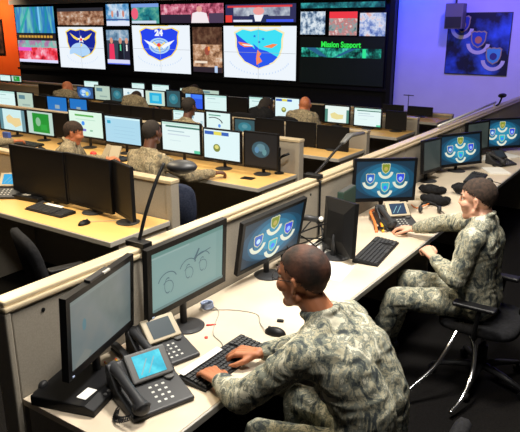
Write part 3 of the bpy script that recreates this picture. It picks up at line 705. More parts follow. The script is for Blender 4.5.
def p_shield3(cv):
    w,h=cv.w,cv.h; cv.rect(0,0,w,h,g(WHT)); cv.rect(w*.15,h*.985,w*.8,h,g((.8,.6,.1))); cx,cy=w*.5,h*.57
    S=shield_pts(cx,cy,w*.70,h*.78); cv.poly(S,g((.95,.85,.5))); cv.poly(shield_pts(cx,cy,w*.70,h*.78,.93),g((.05,.75,.92)))
    k=.93; a=lambda x,y:(cx+x*w*.70*k,cy+y*h*.78*k)
    cv.poly([a(-.5,.40),a(-.02,-.06),a(.24,-.39),a(0,-.5),a(-.3,-.33),a(-.42,-.15),a(-.47,.05),a(-.47,.25)],g((.03,.08,.8)))
    cv.poly([a(-.12,.14),a(.02,.0),a(.18,-.05),a(.40,-.2),a(.30,-.33),a(0,-.5),a(.0,-.22)],g((.02,.1,.85)))
    cv.poly([a(-.44,.18),a(-.2,.13),a(-.1,.06),a(-.3,.04),a(-.4,.1)],g('orange')); cv.poly([a(.1,.06),a(.3,.14),a(.4,.13),a(.28,.03)],g('orange'))
    cv.poly([a(-.02,-.02),a(.06,-.12),a(.02,-.2),a(.08,-.32),a(-.04,-.42),a(-.05,-.25)],g('orange')); cv.poly([a(-.36,.12),a(-.14,.1),a(-.12,.07),a(-.3,.08)],g('white'))
    for x,y in ((-.08,.33),(.1,.26),(.02,.18)): star(cv,*a(x,y),w*.025,h*.03,g((.02,.15,.7)))
    scroll_marks(cv,cx,h*.42,w*.43,h*.33,24,g((.5,.65,.9)),.05)
def p_crowd(cv):
    w,h=cv.w,cv.h; cv.rect(0,0,w,h,imagery('tan_arena_image',[(.12,.05,.03),(.4,.2,.1),(.75,.45,.28),(.95,.8,.65)],5,(1,1,1.4),.85,11)); cv.rect(0,h*.62,w,h,imagery('dark_stand_image',[(.03,.015,.01),(.12,.05,.03),(.25,.14,.08)],5,(1,1,1),.8,12))
    cv.disc(w*.5,h*.48,w*.09,h*.1,g((.35,.08,.05)),12); cv.disc(w*.56,h*.53,w*.04,h*.05,g((.9,.25,.05)),10); cv.rect(0,0,w,h*.12,g((.03,.02,.03))); cv.rect(w*.05,h*.2,w*.5,h*.25,g((.9,.75,.6))); cv.rect(w*.75,0,w*.85,h*.15,g((.5,.65,.9)))
def p_black(cv):
    w,h=cv.w,cv.h; cv.rect(0,0,w,h,g((.004,.004,.006)))
def p_support(cv):
    w,h=cv.w,cv.h; cv.rect(0,0,w,h,g((.002,.004,.004))); cv.text('Mission Support',w*.5,h*.84,.165,g((.03,.85,.08)),.88,.006)
    cv.rect(w*.02,h*.57,w*.97,h*.77,imagery('teal_circuit_image',[(.0,.005,.005),(.0,.02,.02),(.01,.18,.14),(.03,.5,.35),(.1,.75,.55)],5,(1,1,1),.9,13))
    cv.poly([(w*.08,h*.77),(w*.25,h*.6),(w*.35,h*.57),(w*.2,h*.77)],g((.02,.12,.25))); cv.poly([(w*.7,h*.77),(w*.5,h*.6),(w*.42,h*.57),(w*.62,h*.77)],g((.02,.12,.25)))
    cv.rect(w*.76,h*.58,w*.8,h*.76,g((.03,.8,.3)))
def p_cy(cv): cv.rect(0,0,cv.w,cv.h,imagery('teal_ticker_image',[(.0,.01,.02),(.01,.12,.15),(.05,.5,.5)],5,(1,1,1),.9,14))
def p_i1(cv): cv.rect(0,0,cv.w,cv.h,imagery('blue_white_crowd_image',[(.02,.03,.07),(.15,.25,.4),(.7,.8,.9),(.95,1,1)],8,(1,1,1),.9,15))
def p_i2(cv): cv.rect(0,0,cv.w,cv.h,imagery('mixed_crowd_image',[(.02,.1,.12),(.3,.4,.4),(.6,.2,.2),(.9,.9,.85)],8,(1,1,1),.9,16)); cv.rect(0,cv.h*.72,cv.w,cv.h,g((.85,.04,.06)))
def p_i3(cv): cv.rect(0,0,cv.w,cv.h,imagery('pale_blue_scene_image',[(.05,.1,.4),(.25,.35,.7),(.75,.8,.95),(.9,.4,.3)],7,(1,1,1),.9,17))
display(-17.68,-15.82,1.97,2.72,p_teal,'display of teal and blue light streaks, top corner next to the orange wall')
display(-17.68,-15.82,1.77,1.94,p_strip,'narrow display band of small amber marks above the red crowd picture')
display(-17.68,-15.82,1.10,1.75,p_red,'display with a bright red crowd picture, low beside the orange wall')
display(-15.66,-13.72,2.20,2.66,p_stad,'wide display of a brown stadium stand, above the yellow-winged navy shield')
display(-15.70,-13.78,1.00,2.145,p_shield1,'large white display with a navy shield, yellow wings and pale blue globe',seams=True)
display(-13.60,-12.72,2.18,2.74,p_people_wide,'small display of people in a blue studio, top row')
display(-13.65,-12.78,1.16,2.07,p_people,'display of a woman in red and two people in dark suits')
display(-12.62,-11.64,2.24,2.73,p_host,'green and blue display with a red round spot at its left side')
display(-11.57,-9.54,2.25,2.70,p_pink,'wide display of a pink crowd with a white shirted figure')
display(-12.64,-10.62,1.00,2.19,p_shield24,'large white display with the blue shield marked 24',seams=True)
display(-10.53,-9.61,1.07,2.15,p_crowd,'upright display of a tan arena crowd between two white shield displays')
display(-9.48,-7.52,2.26,2.66,p_man,'display of a man in a dark suit with a red headline band')
display(-9.55,-7.50,.98,2.18,p_shield3,'large white display with a cyan and blue shield, nearest the black panel',seams=True)
display(-7.40,-5.42,2.55,2.66,p_cy,'thin teal ticker display along the top of the black panel')
display(-7.40,-6.78,2.00,2.48,p_i1,'small display of a blue and white crowd, first of three above the green words')
display(-6.68,-6.02,1.99,2.47,p_i2,'small display of a crowd with a red band on top, middle of three')
display(-5.96,-5.38,1.98,2.44,p_i3,'small pale blue display, nearest the violet wall of the three above the green words')
display(-7.40,-5.38,.96,1.95,p_support,'black display with green words Mission Support and a teal band')

# poster and ceiling-hung loudspeaker on the violet wall
pr=empty('wall_poster',(-3.55,YB-.002,1.27),-PI/2); tag(pr,'dark blue poster with three crests in a diagonal on the violet wall','poster')
MB().box((.008,0,.58),(.016,1.2,1.16),M['charcoal']).build('backing',pr)
cv=Canvas(1.17,1.13,.0012)
def pm(name,c,r=.6): 
    if name not in MATS: MATS[name]=principled(name,c,r)
    return MATS[name]
cv.rect(0,0,1.17,1.13,noisy('dark_blue_print',(.004,.006,.03),(.05,.16,.7),2.6,.5,lo=.42,hi=.7))
for cx,cy,c1,c2 in ((.27,.88,(.03,.07,.35),(.6,.4,.1)),(.60,.60,(.02,.09,.45),(.7,.25,.12)),(.91,.30,(.08,.45,.6),(.05,.05,.2))):
    s=.34; cv.arc(cx,cy-.05*s,.66*s,.62*s,185,355,.32,pm('poster_cream',(.75,.7,.68))); cv.poly(shield_pts(cx,cy+.15*s,.9*s,.95*s),pm('poster_gold',(.5,.38,.2)))
    cv.poly(shield_pts(cx,cy+.15*s,.9*s,.95*s,.86),pm('poster_%d'%int(cx*100),c1)); cv.disc(cx,cy+.12*s,.2*s,.2*s,pm('poster_b%d'%int(cx*100),c2),14)
o=cv.build('print',pr); o.location=(.0175,0,.58)
sp=empty('ceiling_loudspeaker',(-3.93,12.3,2.12)); tag(sp,'grey-brown box hanging from the ceiling in front of the crest poster','loudspeaker')
MB().box((0,0,.24),(.34,.22,.46),M['greybrown']).build('cabinet',sp,bevel=.012)
MB().box((0,-.114,.13),(.30,.012,.20),M['charcoal']).build('grille',sp,bevel=.004)
MB().tube([(0,0,.46),(0,0,ZC-2.12)],.02,M['charcoal'],n=8).build('hanger',sp)

# ceiling lights
LS=[(-1.35,3.0,330,(1,.95,.86)),(-.75,1.35,120,(1,.95,.88)),(-3.9,2.2,235,(1,.84,.58)),(-6.3,3.6,170,(1,.84,.6)),(-4.2,5.4,100,(1,.88,.68)),(-9.0,5.6,70,(1,.84,.6)),(-6.6,7.6,40,(1,.85,.65)),(-1.4,5.6,110,(1,.92,.8)),(-11,8.4,35,(1,.85,.65))]  # second light is added, out of view, to brighten the near officer's back
for i,(x,y,pw,c) in enumerate(LS):
    r=empty('ceiling_light',(x,y,ZC)); tag(r,'recessed square ceiling light over the desks','ceiling light','recessed ceiling lights')
    MB().box((0,0,-.02),(.66,.66,.04),M['silver']).build('frame',r,bevel=.004)
    MB().box((0,0,-.043),(.58,.58,.006),glow((1,.95,.85),3.0,'light_diffuser')).build('diffuser',r)
    L=bpy.data.lights.new('lamp','AREA'); L.size=.56; L.energy=pw*.5; L.color=c
    lo=bpy.data.objects.new('lamp',L); C.objects.link(lo); lo.location=(0,0,-.05); lo.parent=r
def spot(loc,target,power,col,size=1.2,blend=.8,rad=.1):
    L=bpy.data.lights.new('wall_wash_lamp','SPOT'); L.energy=power; L.color=col; L.spot_size=size; L.spot_blend=blend; L.shadow_soft_size=rad
    o=bpy.data.objects.new('wall_wash_lamp',L); C.objects.link(o); o.location=loc; o.rotation_euler=(Vector(target)-Vector(loc)).to_track_quat('-Z','Y').to_euler(); return o
spot((-3.2,10.6,3.5),(-3.6,12.6,1.5),270,(.20,.14,1.0),1.9,1.0)
spot((-4.9,11.6,3.6),(-5.0,12.6,2.6),300,(.01,.05,1.0),1.8,1.0)
spot((-1.0,10.6,3.5),(-1.2,12.6,1.5),260,(.16,.14,1.0),1.9,1.0)
spot((-18.6,10.9,3.5),(-18.6,12.5,1.7),420,(1,.75,.5),1.9,1.0)

# ------------------------------------------------------------------ long partition and its desk
px0,px1=-2.15,-2.05; pe=12.0
pt=empty('desk_partition',(-2.10,1.25,0)); tag(pt,'long beige partition with champagne cap running past both near officers','partition')
def rel(mb,o): 
    for v in mb.v: v-=o.location
    return mb
ys=[1.27,2.05,3.73,5.35,6.95,8.55,10.15,11.75]
for a,b in zip(ys[:-1],ys[1:]):
    rel(MB().span((px0+.008,a+.006,.06),(px1-.004,b-.006,1.13),M['panel']),pt).build('panel',pt,bevel=.006)
rel(MB().span((px0+.012,1.27,.02),(px1-.012,11.75,1.12),M['groove']),pt).build('core',pt)
cp=rel(MB().span((px0,1.245,1.128),(px1+.006,11.78,1.152),M['cap']).span((px0+.012,1.25,1.152),(px1-.006,11.78,1.175),M['cap']),pt).build('top_cap',pt,bevel=.008)
rel(MB().span((px0,1.245,.0),(px1+.002,1.272,1.128),M['panel']),pt).build('end_panel',pt,bevel=.006)
for y,z in ((1.42,1.08),(2.62,1.10),(3.62,1.08)):
    g_=MB().lathe([(0,0),(.009,0),(.009,.004),(.0,.005)],M['black'],n=14,mx=Matrix.Translation((px1-.005,y,z))@Matrix.Rotation(PI/2,4,'Y')); rel(g_,pt).build('grommet',pt)
def desk_y(name,x0,x1,y0,y1,label,mat,sup):
    r=empty(name,((x0+x1)/2,y0,0)); tag(r,label,'desk')
    rel(MB().span((x0,y0,.71),(x1-.012,y1,DZ),M[mat]),r).build('worktop',r,bevel=.002)
    rel(MB().span((x1-.012,y0,.705),(x1,y1,DZ-.001),M['edge']),r).build('edge_band',r,bevel=.004)
    for y in sup: rel(MB().span((x0+.02,y-.015,0),(x1-.12,y+.015,.71),M['panel']),r).build('support_panel',r,bevel=.003)
    return r
desk_y('long_desk',px1+.002,-1.365,1.275,11.7,'long cream desk along the partition holding the near officers\' monitors and phones','laminate',[1.3,2.85,4.5,6.2,8,9.8])

def row(n,yf,yb,x0,x1,ztop,label_d,label_p,endx=None):
    d=empty('row_desk',((x0+x1)/2,yf,0)); tag(d,label_d,'desk')
    rel(MB().span((x0,yf+.012,.71),(x1,yb,DZ),M['laminate_warm_lit']),d).build('worktop',d,bevel=.002)
    rel(MB().span((x0,yf,.70),(x1,yf+.012,DZ-.001),M['edge']).span((x1,yf,.70),(x1+.01,yb,DZ-.001),M['edge']),d).build('edge_band',d,bevel=.004)
    x=x1-.03
    while x>x0:
        rel(MB().span((x-.015,yf+.10,0),(x+.015,yb-.02,.70),M['panel']),d).build('support_panel',d,bevel=.003); x-=1.7
    p=empty('row_partition',((x0+x1)/2,yb+.04,0)); tag(p,label_p,'partition')
    rel(MB().span((x0,yb+.012,.03),(x1-.03,yb+.085,ztop-.03),M['panel']),p).build('panel',p,bevel=.004)
    rel(MB().span((x1-.03,yb+.005,0),(x1+.03,yb+.095,ztop-.03),M['panel']),p).build('end_post',p,bevel=.006)
    rel(MB().span((x0,yb,ztop-.03),(x1+.035,yb+.1,ztop),M['cap']),p).build('top_cap',p,bevel=.006)
row(1,2.80,3.42,-9.0,-3.2,1.06,'maple-cream desk with the off black monitors, nearest row left of the partition','beige low divider behind the off black monitors')
row(2,4.63,5.33,-12.,-3.2,1.095,'maple-cream desk in the second row where two officers sit with backs turned','beige low divider behind the second row of lit monitors')
row(3,6.25,6.93,-14.,-3.2,.97,'maple-cream desk in the third row with two small blue screens','beige low divider behind the third row of monitors')
row(4,7.95,8.62,-17.,-3.2,.93,'maple-cream desk in the fourth row of small bright monitors','beige low divider behind the fourth row of monitors')
row(5,9.55,10.2,-17.5,-3.2,.80,'maple-cream desk in the farthest row before the video wall','beige low divider in the farthest row before the video wall')

# ------------------------------------------------------------------ foreground station
monitor((-1.863,1.572),.312,.53,.35,1.054,scr_greywash,'black monitor with a dull grey picture, nearest the end of the partition',tilt=-.05,roll=-.018,grip=True,led=True,bez=.026)
monitor((-1.880,2.139),-.035,.56,.36,1.067,scr_diagram,'black monitor with a pale green screen of line drawings',tilt=-.073,roll=.028,led=True,bez=.028)
monitor((-1.91,2.93),-.145,.55,.355,1.0,scr_emblems,'black monitor with four crests beside the head of the near officer',tilt=-.24,roll=.084)
monitor((-1.735,3.48),1.02,.36,.35,.945,scr_off,'black monitor seen from behind between the two near officers',tilt=-.1,roll=-.1)
monitor((-1.86,4.45),-.72,.535,.34,1.042,scr_emblems,'black monitor with four crests above the phone of the second officer',tilt=.05,roll=-.037)
monitor((-1.955,5.8),-.1,.40,.32,1.0,scr_offgrey,'black monitor with a dim grey screen left of a crest screen',tilt=.09,roll=-.04)
monitor((-1.865,6.38),-.657,.52,.335,.974,scr_emblems,'black monitor with four crests right of the dim grey monitor',tilt=.1,roll=.04)
# next station along
monitor((-1.93,7.25),-.35,.42,.34,.98,scr_offgrey,'black monitor with a dim screen, farther along behind the third crest screen',tilt=.06)
monitor((-1.79,7.75),-.72,.56,.36,.96,scr_emblems,'black monitor with four crests, farthest along the long desk',tilt=.08)

phone((-1.63,1.575),-.34,'large black desk phone with a bright cyan display, nearest the camera',imagery('cyan_phone_image',[(.02,.35,.5),(.03,.5,.65),(.1,.65,.75)],14,s=1.25),'darkgrey',1.12)
phone((-1.82,1.855),-.28,'black desk phone with a cream frame and grey display',g((.10,.13,.14),.8),'cream_plastic',1.05)
keyboard((-1.535,1.96),.0,'black keyboard with a white strip under the hands of the near officer',strip=(-.22,.05))
mouse((-1.50,2.325),.2,'black mouse on the bare desk beside the near officer',[(-1.62,2.37,DZ+.006),(-1.7,2.45,DZ+.003),(-1.83,2.42,DZ+.003),(-1.93,2.35,DZ+.003)],M['edge'])
# docking unit under first monitor
kv=empty('docking_unit',(-1.885,1.43,DZ),.30); tag(kv,'flat black docking unit with round buttons under the grey monitor','docking unit')
MB().prism([(-.14,0),(.15,0),(.15,.03),(.11,.045),(-.14,.045)],-.13,.16,M['black']).build('case',kv,bevel=.005)
bt=MB()
for k in range(5): bt.lathe([(0,0),(.008,0),(.008,.004),(0,.005)],M['darkgrey'],c=(.135,-.02+.028*k,.034),n=12)
bt.build('buttons',kv); MB().box((.135,.13,.037),(.014,.035,.003),M['orange']).build('amber_label',kv)
st=MB().box((0,0,.0015),(.045,.075,.003),M['white'],rot=.2).build('white_tag',None,bevel=.001); st.location=(-1.80,1.40,DZ+.046); tag(st,'small white tag lying on the flat black docking unit','tag')
wc=empty('webcam',(-2.0,1.345,DZ),.3); tag(wc,'small black webcam at the corner of the desk by the partition end','webcam')
MB().box((0,0,.01),(.07,.06,.02),M['black']).build('base',wc,bevel=.005); MB().ellipsoid((0,0,.04),(.02,.026,.024),M['charcoal']).build('lens_body',wc,smooth=True)
for k,(a,b) in enumerate((((-1.975,1.655),(-1.84,1.60)),((-1.955,1.70),(-1.825,1.635)))):
    d=Vector((b[0]-a[0],b[1]-a[1],0)); r=empty('pencil',(a[0],a[1],DZ+(.0 if k else 0))); r.rotation_euler=(0,0,math.atan2(d.y,d.x))
    tag(r,['yellow pencil nearer the flat black docking unit','yellow pencil lying nearer the black stapler'][k],'pencil')
    MB().tube([(0,0,.0045),(.15,0,.0045)],.0045,M['yellow'],n=6).build('shaft',r); MB().tube([(.15,0,.0045),(.166,0,.0045)],[.0045,.0008],M['beige_paper'],n=6).build('tip',r); MB().tube([(-.012,0,.0045),(0,0,.0045)],.0044,M['red'],n=6).build('eraser',r)
pp=MB().box((0,0,.0015),(.20,.145,.003),M['beige_paper'],rot=-.5).build('note_sheet'); pp.location=(-1.93,1.80,DZ); tag(pp,'tan sheet of paper between the grey monitor and the phones','paper')
sk=empty('stapler',(-1.975,1.745,DZ+.003),-.3); tag(sk,'black stapler on the tan sheet beside two pencils','stapler')
MB().box((0,0,.008),(.14,.036,.014),M['black']).build('base',sk,bevel=.004); MB().prism([(-.07,.02),(.07,.016),(.07,.03),(-.03,.042),(-.07,.038)],-.016,.016,M['charcoal']).build('arm',sk,bevel=.005)
# coil of cable and small red things
co=MB(); pts=[]
for k in range(90):
    a=k/89*2*PI*4; pts.append((.028*math.cos(a)*(1+.15*math.sin(a*.3)),.034*math.sin(a),.012+.0035*k/10))
co.tube(pts,.0045,M['pale_blue'],n=6); o=co.build('cable_coil',smooth=True); o.location=(-1.96,2.36,DZ-.006); tag(o,'pale blue and white coil of cable at the foot of the drawing monitor','cable')
o=MB().tube(smooth_path([(-1.95,2.37,DZ+.02),(-1.88,2.36,DZ+.004),(-1.80,2.22,DZ+.004),(-1.74,2.14,DZ+.004),(-1.66,2.1,DZ+.004),(-1.62,2.06,DZ+.006)]),.0026,M['edge'],n=6).build('keyboard_cable',smooth=True); tag(o,'grey cable running from the coil to the keyboard','cable')
o=MB().tube([(-1.835,2.20,DZ+.005),(-1.80,2.235,DZ+.005)],[.005,.003],M['red'],n=8).build('marker_pen'); tag(o,'thin red pen beside the grey keyboard cable','pen')
o=MB().lathe([(0,0),(.009,0),(.009,.006),(0,.008)],M['red'],c=(-1.755,2.10,DZ),n=14).build('push_pin'); tag(o,'small round red pin just above the near keyboard','pin')
o=MB().box((0,0,.006),(.035,.02,.012),M['black'],rot=.4).build('usb_stick',bevel=.003); o.location=(-1.55,2.45,DZ); tag(o,'tiny black stick lying past the mouse near the officer','usb stick')
# sheets of bright paper and wires between third monitor and black monitor
for k,(x,y,a) in enumerate(((-1.66,3.22,.15),(-1.90,3.62,-.2),(-1.78,3.05,.5))):
    o=MB().box((0,0,.001),(.21,.29,.002),M['white'],rot=a).build('paper_sheet'); o.location=(x,y,DZ+.0022*k); tag(o,['white sheet of paper right of the near officer\'s head','white sheet of paper behind the black turned monitor','white sheet of paper beside the foot of the crest monitor'][k],'paper')
ma=empty('monitor_arm',(-1.99,3.33,DZ)); tag(ma,'black jointed monitor arm with a white round cap by the partition','monitor arm')
MB().lathe([(0,0),(.045,0),(.045,.015),(.02,.02)],M['black'],n=18).tube([(0,0,.01),(0,0,.33)],.017,M['black'],n=10).build('post',ma,smooth=False)
MB().tube([(0,0,.26),(.10,-.02,.28),(.16,.06,.25)],.02,M['charcoal'],n=10).build('lower_arm',ma,smooth=True)
MB().tube([(0,0,.18),(.03,-.18,.20),(.03,-.26,.22)],.018,M['black'],n=10).build('upper_arm',ma,smooth=True)
MB().ellipsoid((.165,.03,.27),(.015,.017,.017),M['white']).build('round_cap',ma,smooth=True); MB().ellipsoid((.03,.0,.36),(.014,.016,.016),M['white']).build('round_cap',ma,smooth=True)
for k in range(7):
    pts=[(-2.0+random.uniform(-.02,.1),3.1+random.uniform(-.1,.5),DZ+.005)]
    for j in range(4): pts.append((-1.98+random.uniform(-.03,.16),3.15+random.uniform(-.1,.75),DZ+.006+(random.uniform(.02,.22) if j in (1,2) else 0)))
    o=MB().tube(smooth_path(pts),.005,M['black'],n=6).build('cable',smooth=True); tag(o,'black cable looping by the partition between the two officers','cable','loose black cables between the two officers')
bd=empty('binder',(-1.99,4.05,DZ),.1); tag(bd,'dark green binder leaning by the partition behind the turned black monitor','binder')
MB().box((0,0,.15),(.05,.26,.30),principled('dark_green_cloth',(.02,.05,.035),.7)).build('cover',bd,bevel=.004); MB().box((0,0,.301),(.036,.24,.006),M['darkgrey']).build('pages',bd)
# ------------------------------------------------------------------ second officer's station
keyboard((-1.565,3.67),.12,'black keyboard in front of the second officer',L=.50,D=.17)
phone((-1.69,4.30),-.75,'desk phone with a cream frame and small blue display by the second officer',g((.01,.05,.12)),'cream_plastic',1.1)
mouse((-1.60,4.16),.1,'black mouse under the hand of the second officer')
for k,(c,dx) in enumerate((('red',0),('yellow',.02),('orange',-.02))):
    P=[(-1.95+dx,4.62-.04*k,DZ+.01+.006*k),(-1.90+dx,4.42-.04*k,DZ+.045+.006*k),(-1.80+dx,4.26-.03*k,DZ+.03),(-1.72+dx,4.12-.03*k,DZ+.008)]
    o=MB().tube(smooth_path(P),.011,M[c],n=8).build('thick_cable',smooth=True); tag(o,'thick %s cable curving on the desk under the second officer\'s monitor'%c,'cable')
nt=MB().box((0,0,.012),(.09,.075,.024),M['cream_plastic'],rot=.4).build('note_pad',bevel=.002); nt.location=(-1.80,5.12,DZ); tag(nt,'cream note pad past the small phone on the long desk','note pad')
for k,(x,y,s_,l) in enumerate(((-1.66,5.02,.085,'black bag lying past the phone, nearer the second officer'),(-1.80,5.36,.08,'black bag farther along beside the dim grey monitor'),(-1.52,5.5,.10,'dark cloth pouch lying past the second officer\'s head'))):
    b=MB(); b.ellipsoid((0,0,s_*.55),(s_*1.4,s_*.7,s_*.5),None); b.ellipsoid((s_*.9,s_*.9,s_*.3),(s_*.5,s_*1.1,s_*.35),None)
    o=voxel(b,'pouch',.012,3,None,M['black_matte']); wrinkle(o,.008,16,k); 
    for v in o.data.vertices: v.co.z=max(v.co.z,0)
    o.location=(x,y,DZ); tag(o,l,'bag')
keyboard((-1.62,6.15),.1,'black keyboard below the third crest monitor')
phone((-1.60,7.0),-.5,'black desk phone past the third crest monitor',g((.02,.03,.04)),'charcoal')
for k,(x,y,a) in enumerate(((-1.74,7.22,.2),(-1.55,6.62,.6),(-1.66,7.5,1.1))):
    o=MB().box((0,0,.006),(.21,.29,.012),M['white'],rot=a).build('document'); o.location=(x,y,DZ); tag(o,'loose stack of white papers on the far part of the long desk','papers','papers on the far part of the long desk')


# loose clutter past the second officer's phone
for k,(x,y,a,l) in enumerate(((-1.60,4.78,.5,'black headset lying past the small phone of the second officer'),(-1.48,5.95,1.4,'black headset lying behind the head of the second officer'))):
    r=empty('headset',(x,y,DZ),a); tag(r,l,'headset')
    MB().tube([(.075*math.cos(t*PI/12),0.02*math.sin(t*PI/12)+.07*math.sin(t*PI/12),.03+.03*math.sin(t*PI/12)) for t in range(13)],.008,M['black'],n=8).build('band',r,smooth=True)
    for sx in (-1,1): MB().ellipsoid((sx*.075,-.01,.032),(.018,.036,.03),M['charcoal']).build('ear_cup',r,smooth=True)
    MB().tube(smooth_path([(.08,-.03,.03),(.10,-.10,.02),(.06,-.14,.02)]),.004,M['black'],n=6).build('microphone_boom',r,smooth=True)
o=MB().tube(smooth_path([(-1.70,5.00,DZ+.006),(-1.66,4.92,DZ+.03),(-1.72,4.82,DZ+.01),(-1.80,4.90,DZ+.006)]),.005,M['orange'],n=6).build('cable',smooth=True); tag(o,'thin orange cable curled beside the cream note pad','cable')
cp_=empty('pen_cup',(-1.90,4.98,DZ)); tag(cp_,'black pen cup by the partition beyond the second officer\'s monitor','cup'); MB().lathe([(0,0),(.036,0),(.04,.1),(.034,.1),(.031,.012),(0,.01)],M['black'],n=18).build('cup_body',cp_)
MB().box((-1.92+1.90,.0,.09),(.008,.008,.14),M['blue'],rot=Matrix.Rotation(.1,4,'X')).build('pen',cp_)

# ------------------------------------------------------------------ task lamps on the partition
def tube_thing(name,label,cat,base,parts):
    r=empty(name,base); tag(r,label,cat)
    for nm,pts,rad,mat,sm in parts: rel(MB().tube(smooth_path(pts,5),rad,M[mat],n=10),r).build(nm,r,smooth=True)
    return r
l1=tube_thing('task_lamp','black task lamp with an oval shade clamped on the partition by the drawing monitor','lamp',(-2.10,2.02,1.175),[('pole',[(-2.10,2.02,1.18),(-2.10,2.08,1.32),(-2.10,2.16,1.46),(-2.10,2.225,1.545)],.009,'black',1),('cord',[(-2.036,1.985,1.16),(-2.036,1.99,1.0),(-2.034,2.0,.86),(-2.030,2.01,.76)],.007,'black',1)])
rel(MB().span((-2.16,1.99,1.17),(-2.035,2.05,1.20),M['black']),l1).build('clamp',l1,bevel=.004)
rel(MB().ellipsoid((-2.05,2.30,1.52),(.08,.065,.034),M['charcoal'],rot=Matrix.Rotation(.3,4,'Z')),l1).build('shade',l1,smooth=True)
l2=tube_thing('task_lamp','black angled task lamp with a long grey head over the partition','lamp',(-2.10,3.73,1.175),[('pole',[(-2.10,3.73,1.18),(-2.12,3.92,1.23),(-2.14,4.12,1.29),(-2.15,4.28,1.335)],.010,'black',1),('cord',[(-2.036,3.72,1.16),(-2.036,3.72,1.0),(-2.036,3.72,.76)],.008,'black',1)])
rel(MB().span((-2.16,3.70,1.17),(-2.035,3.76,1.20),M['black']),l2).build('clamp',l2,bevel=.004)
rel(MB().tube([(-2.15,4.26,1.33),(-2.15,4.38,1.375),(-2.14,4.60,1.365)],[.022,.03,.024],M['darkgrey'],n=12,flat=.6),l2).build('lamp_head',l2,smooth=True)
l3=tube_thing('task_lamp','small black lamp at the far end of the partition cap','lamp',(-2.10,8.6,1.175),[('pole',[(-2.10,8.6,1.18),(-2.10,8.75,1.2),(-2.12,8.95,1.27)],.012,'black',1)])
rel(MB().ellipsoid((-2.12,8.95,1.28),(.05,.12,.03),M['black']),l3).build('shade',l3,smooth=True)
o=MB().tube([(-2.09,6.3,1.205),(-2.09,8.5,1.235)],.014,M['silver'],n=8).tube([(-2.09,6.32,1.17),(-2.09,6.32,1.205)],.01,M['silver'],n=6).tube([(-2.09,8.45,1.17),(-2.09,8.45,1.235)],.01,M['silver'],n=6).build('cap_rail',smooth=True); tag(o,'thin pale rail above the far part of the partition cap','rail')

# ------------------------------------------------------------------ first row (off monitors)
m1g='off black monitors of the nearest left row'
monitor((-4.50,3.20),-PI/2+.02,.70,.44,.985,scr_off,'black off monitor, leftmost and widest of the nearest left row',bez=.02)
monitor((-3.86,3.20),-PI/2-.05,.56,.43,.995,scr_off,'black off monitor, middle of the three in the nearest left row',bez=.02)
monitor((-3.44,3.17),-PI/2-.35,.34,.42,1.0,scr_off,'narrow black off monitor at the aisle end of the nearest left row',bez=.02)
gl=empty('dock_stand',(-4.28,3.32,DZ)); tag(gl,'slim black stand with a green light between the off monitors','stand')
MB().box((0,0,.06),(.05,.05,.12),M['black']).build('body',gl,bevel=.006); MB().box((0,-.028,.105),(.035,.006,.018),M['green_led']).build('indicator',gl,bevel=.002)
keyboard((-4.17,3.05),-PI/2+.02,'black keyboard with a white strip in front of the off monitors',L=.45,strip=(-.12,.08))
mouse((-3.67,2.98),-PI/2,'black mouse on the maple-cream desk in front of the off monitors',[(-3.62,3.1,DZ+.004),(-3.5,3.2,DZ+.004)],M['edge'])
kb=empty('switch_box',(-4.62,3.2,DZ),-PI/2+.1); tag(kb,'flat black switch box beside the keyboard below the off monitors','switch box')
MB().box((0,0,.02),(.14,.32,.04),M['black']).build('case',kb,bevel=.006); MB().box((.02,-.03,.041),(.04,.07,.003),M['edge']).build('label_plate',kb)
phone((-4.93,3.16),-PI/2+.6,'desk phone with a yellow-tan frame and cyan display at the left edge',glow((.02,.45,.85),.9),'cream_plastic',1.25)
for k,(x,y,c,l) in enumerate(((-3.88,3.30,'red','small red cap on a black pen holder under the middle off monitor'),(-4.33,3.24,'silver','small silver cap beside the green light stand'))):
    r=empty('pen_holder',(x,y,DZ)); tag(r,l,'pen holder'); MB().lathe([(0,0),(.022,0),(.02,.05),(.018,.05)],M['black'],n=14).build('cup',r); MB().ellipsoid((0,0,.055),(.018,.018,.016),M[c]).build('cap',r,smooth=True)
o=MB().box((0,0,.008),(.28,.03,.016),M['yellow'],rot=.05).build('yellow_ruler',bevel=.002); o.location=(-4.72,3.37,DZ); tag(o,'yellow ruler lying behind the flat black switch box','ruler')
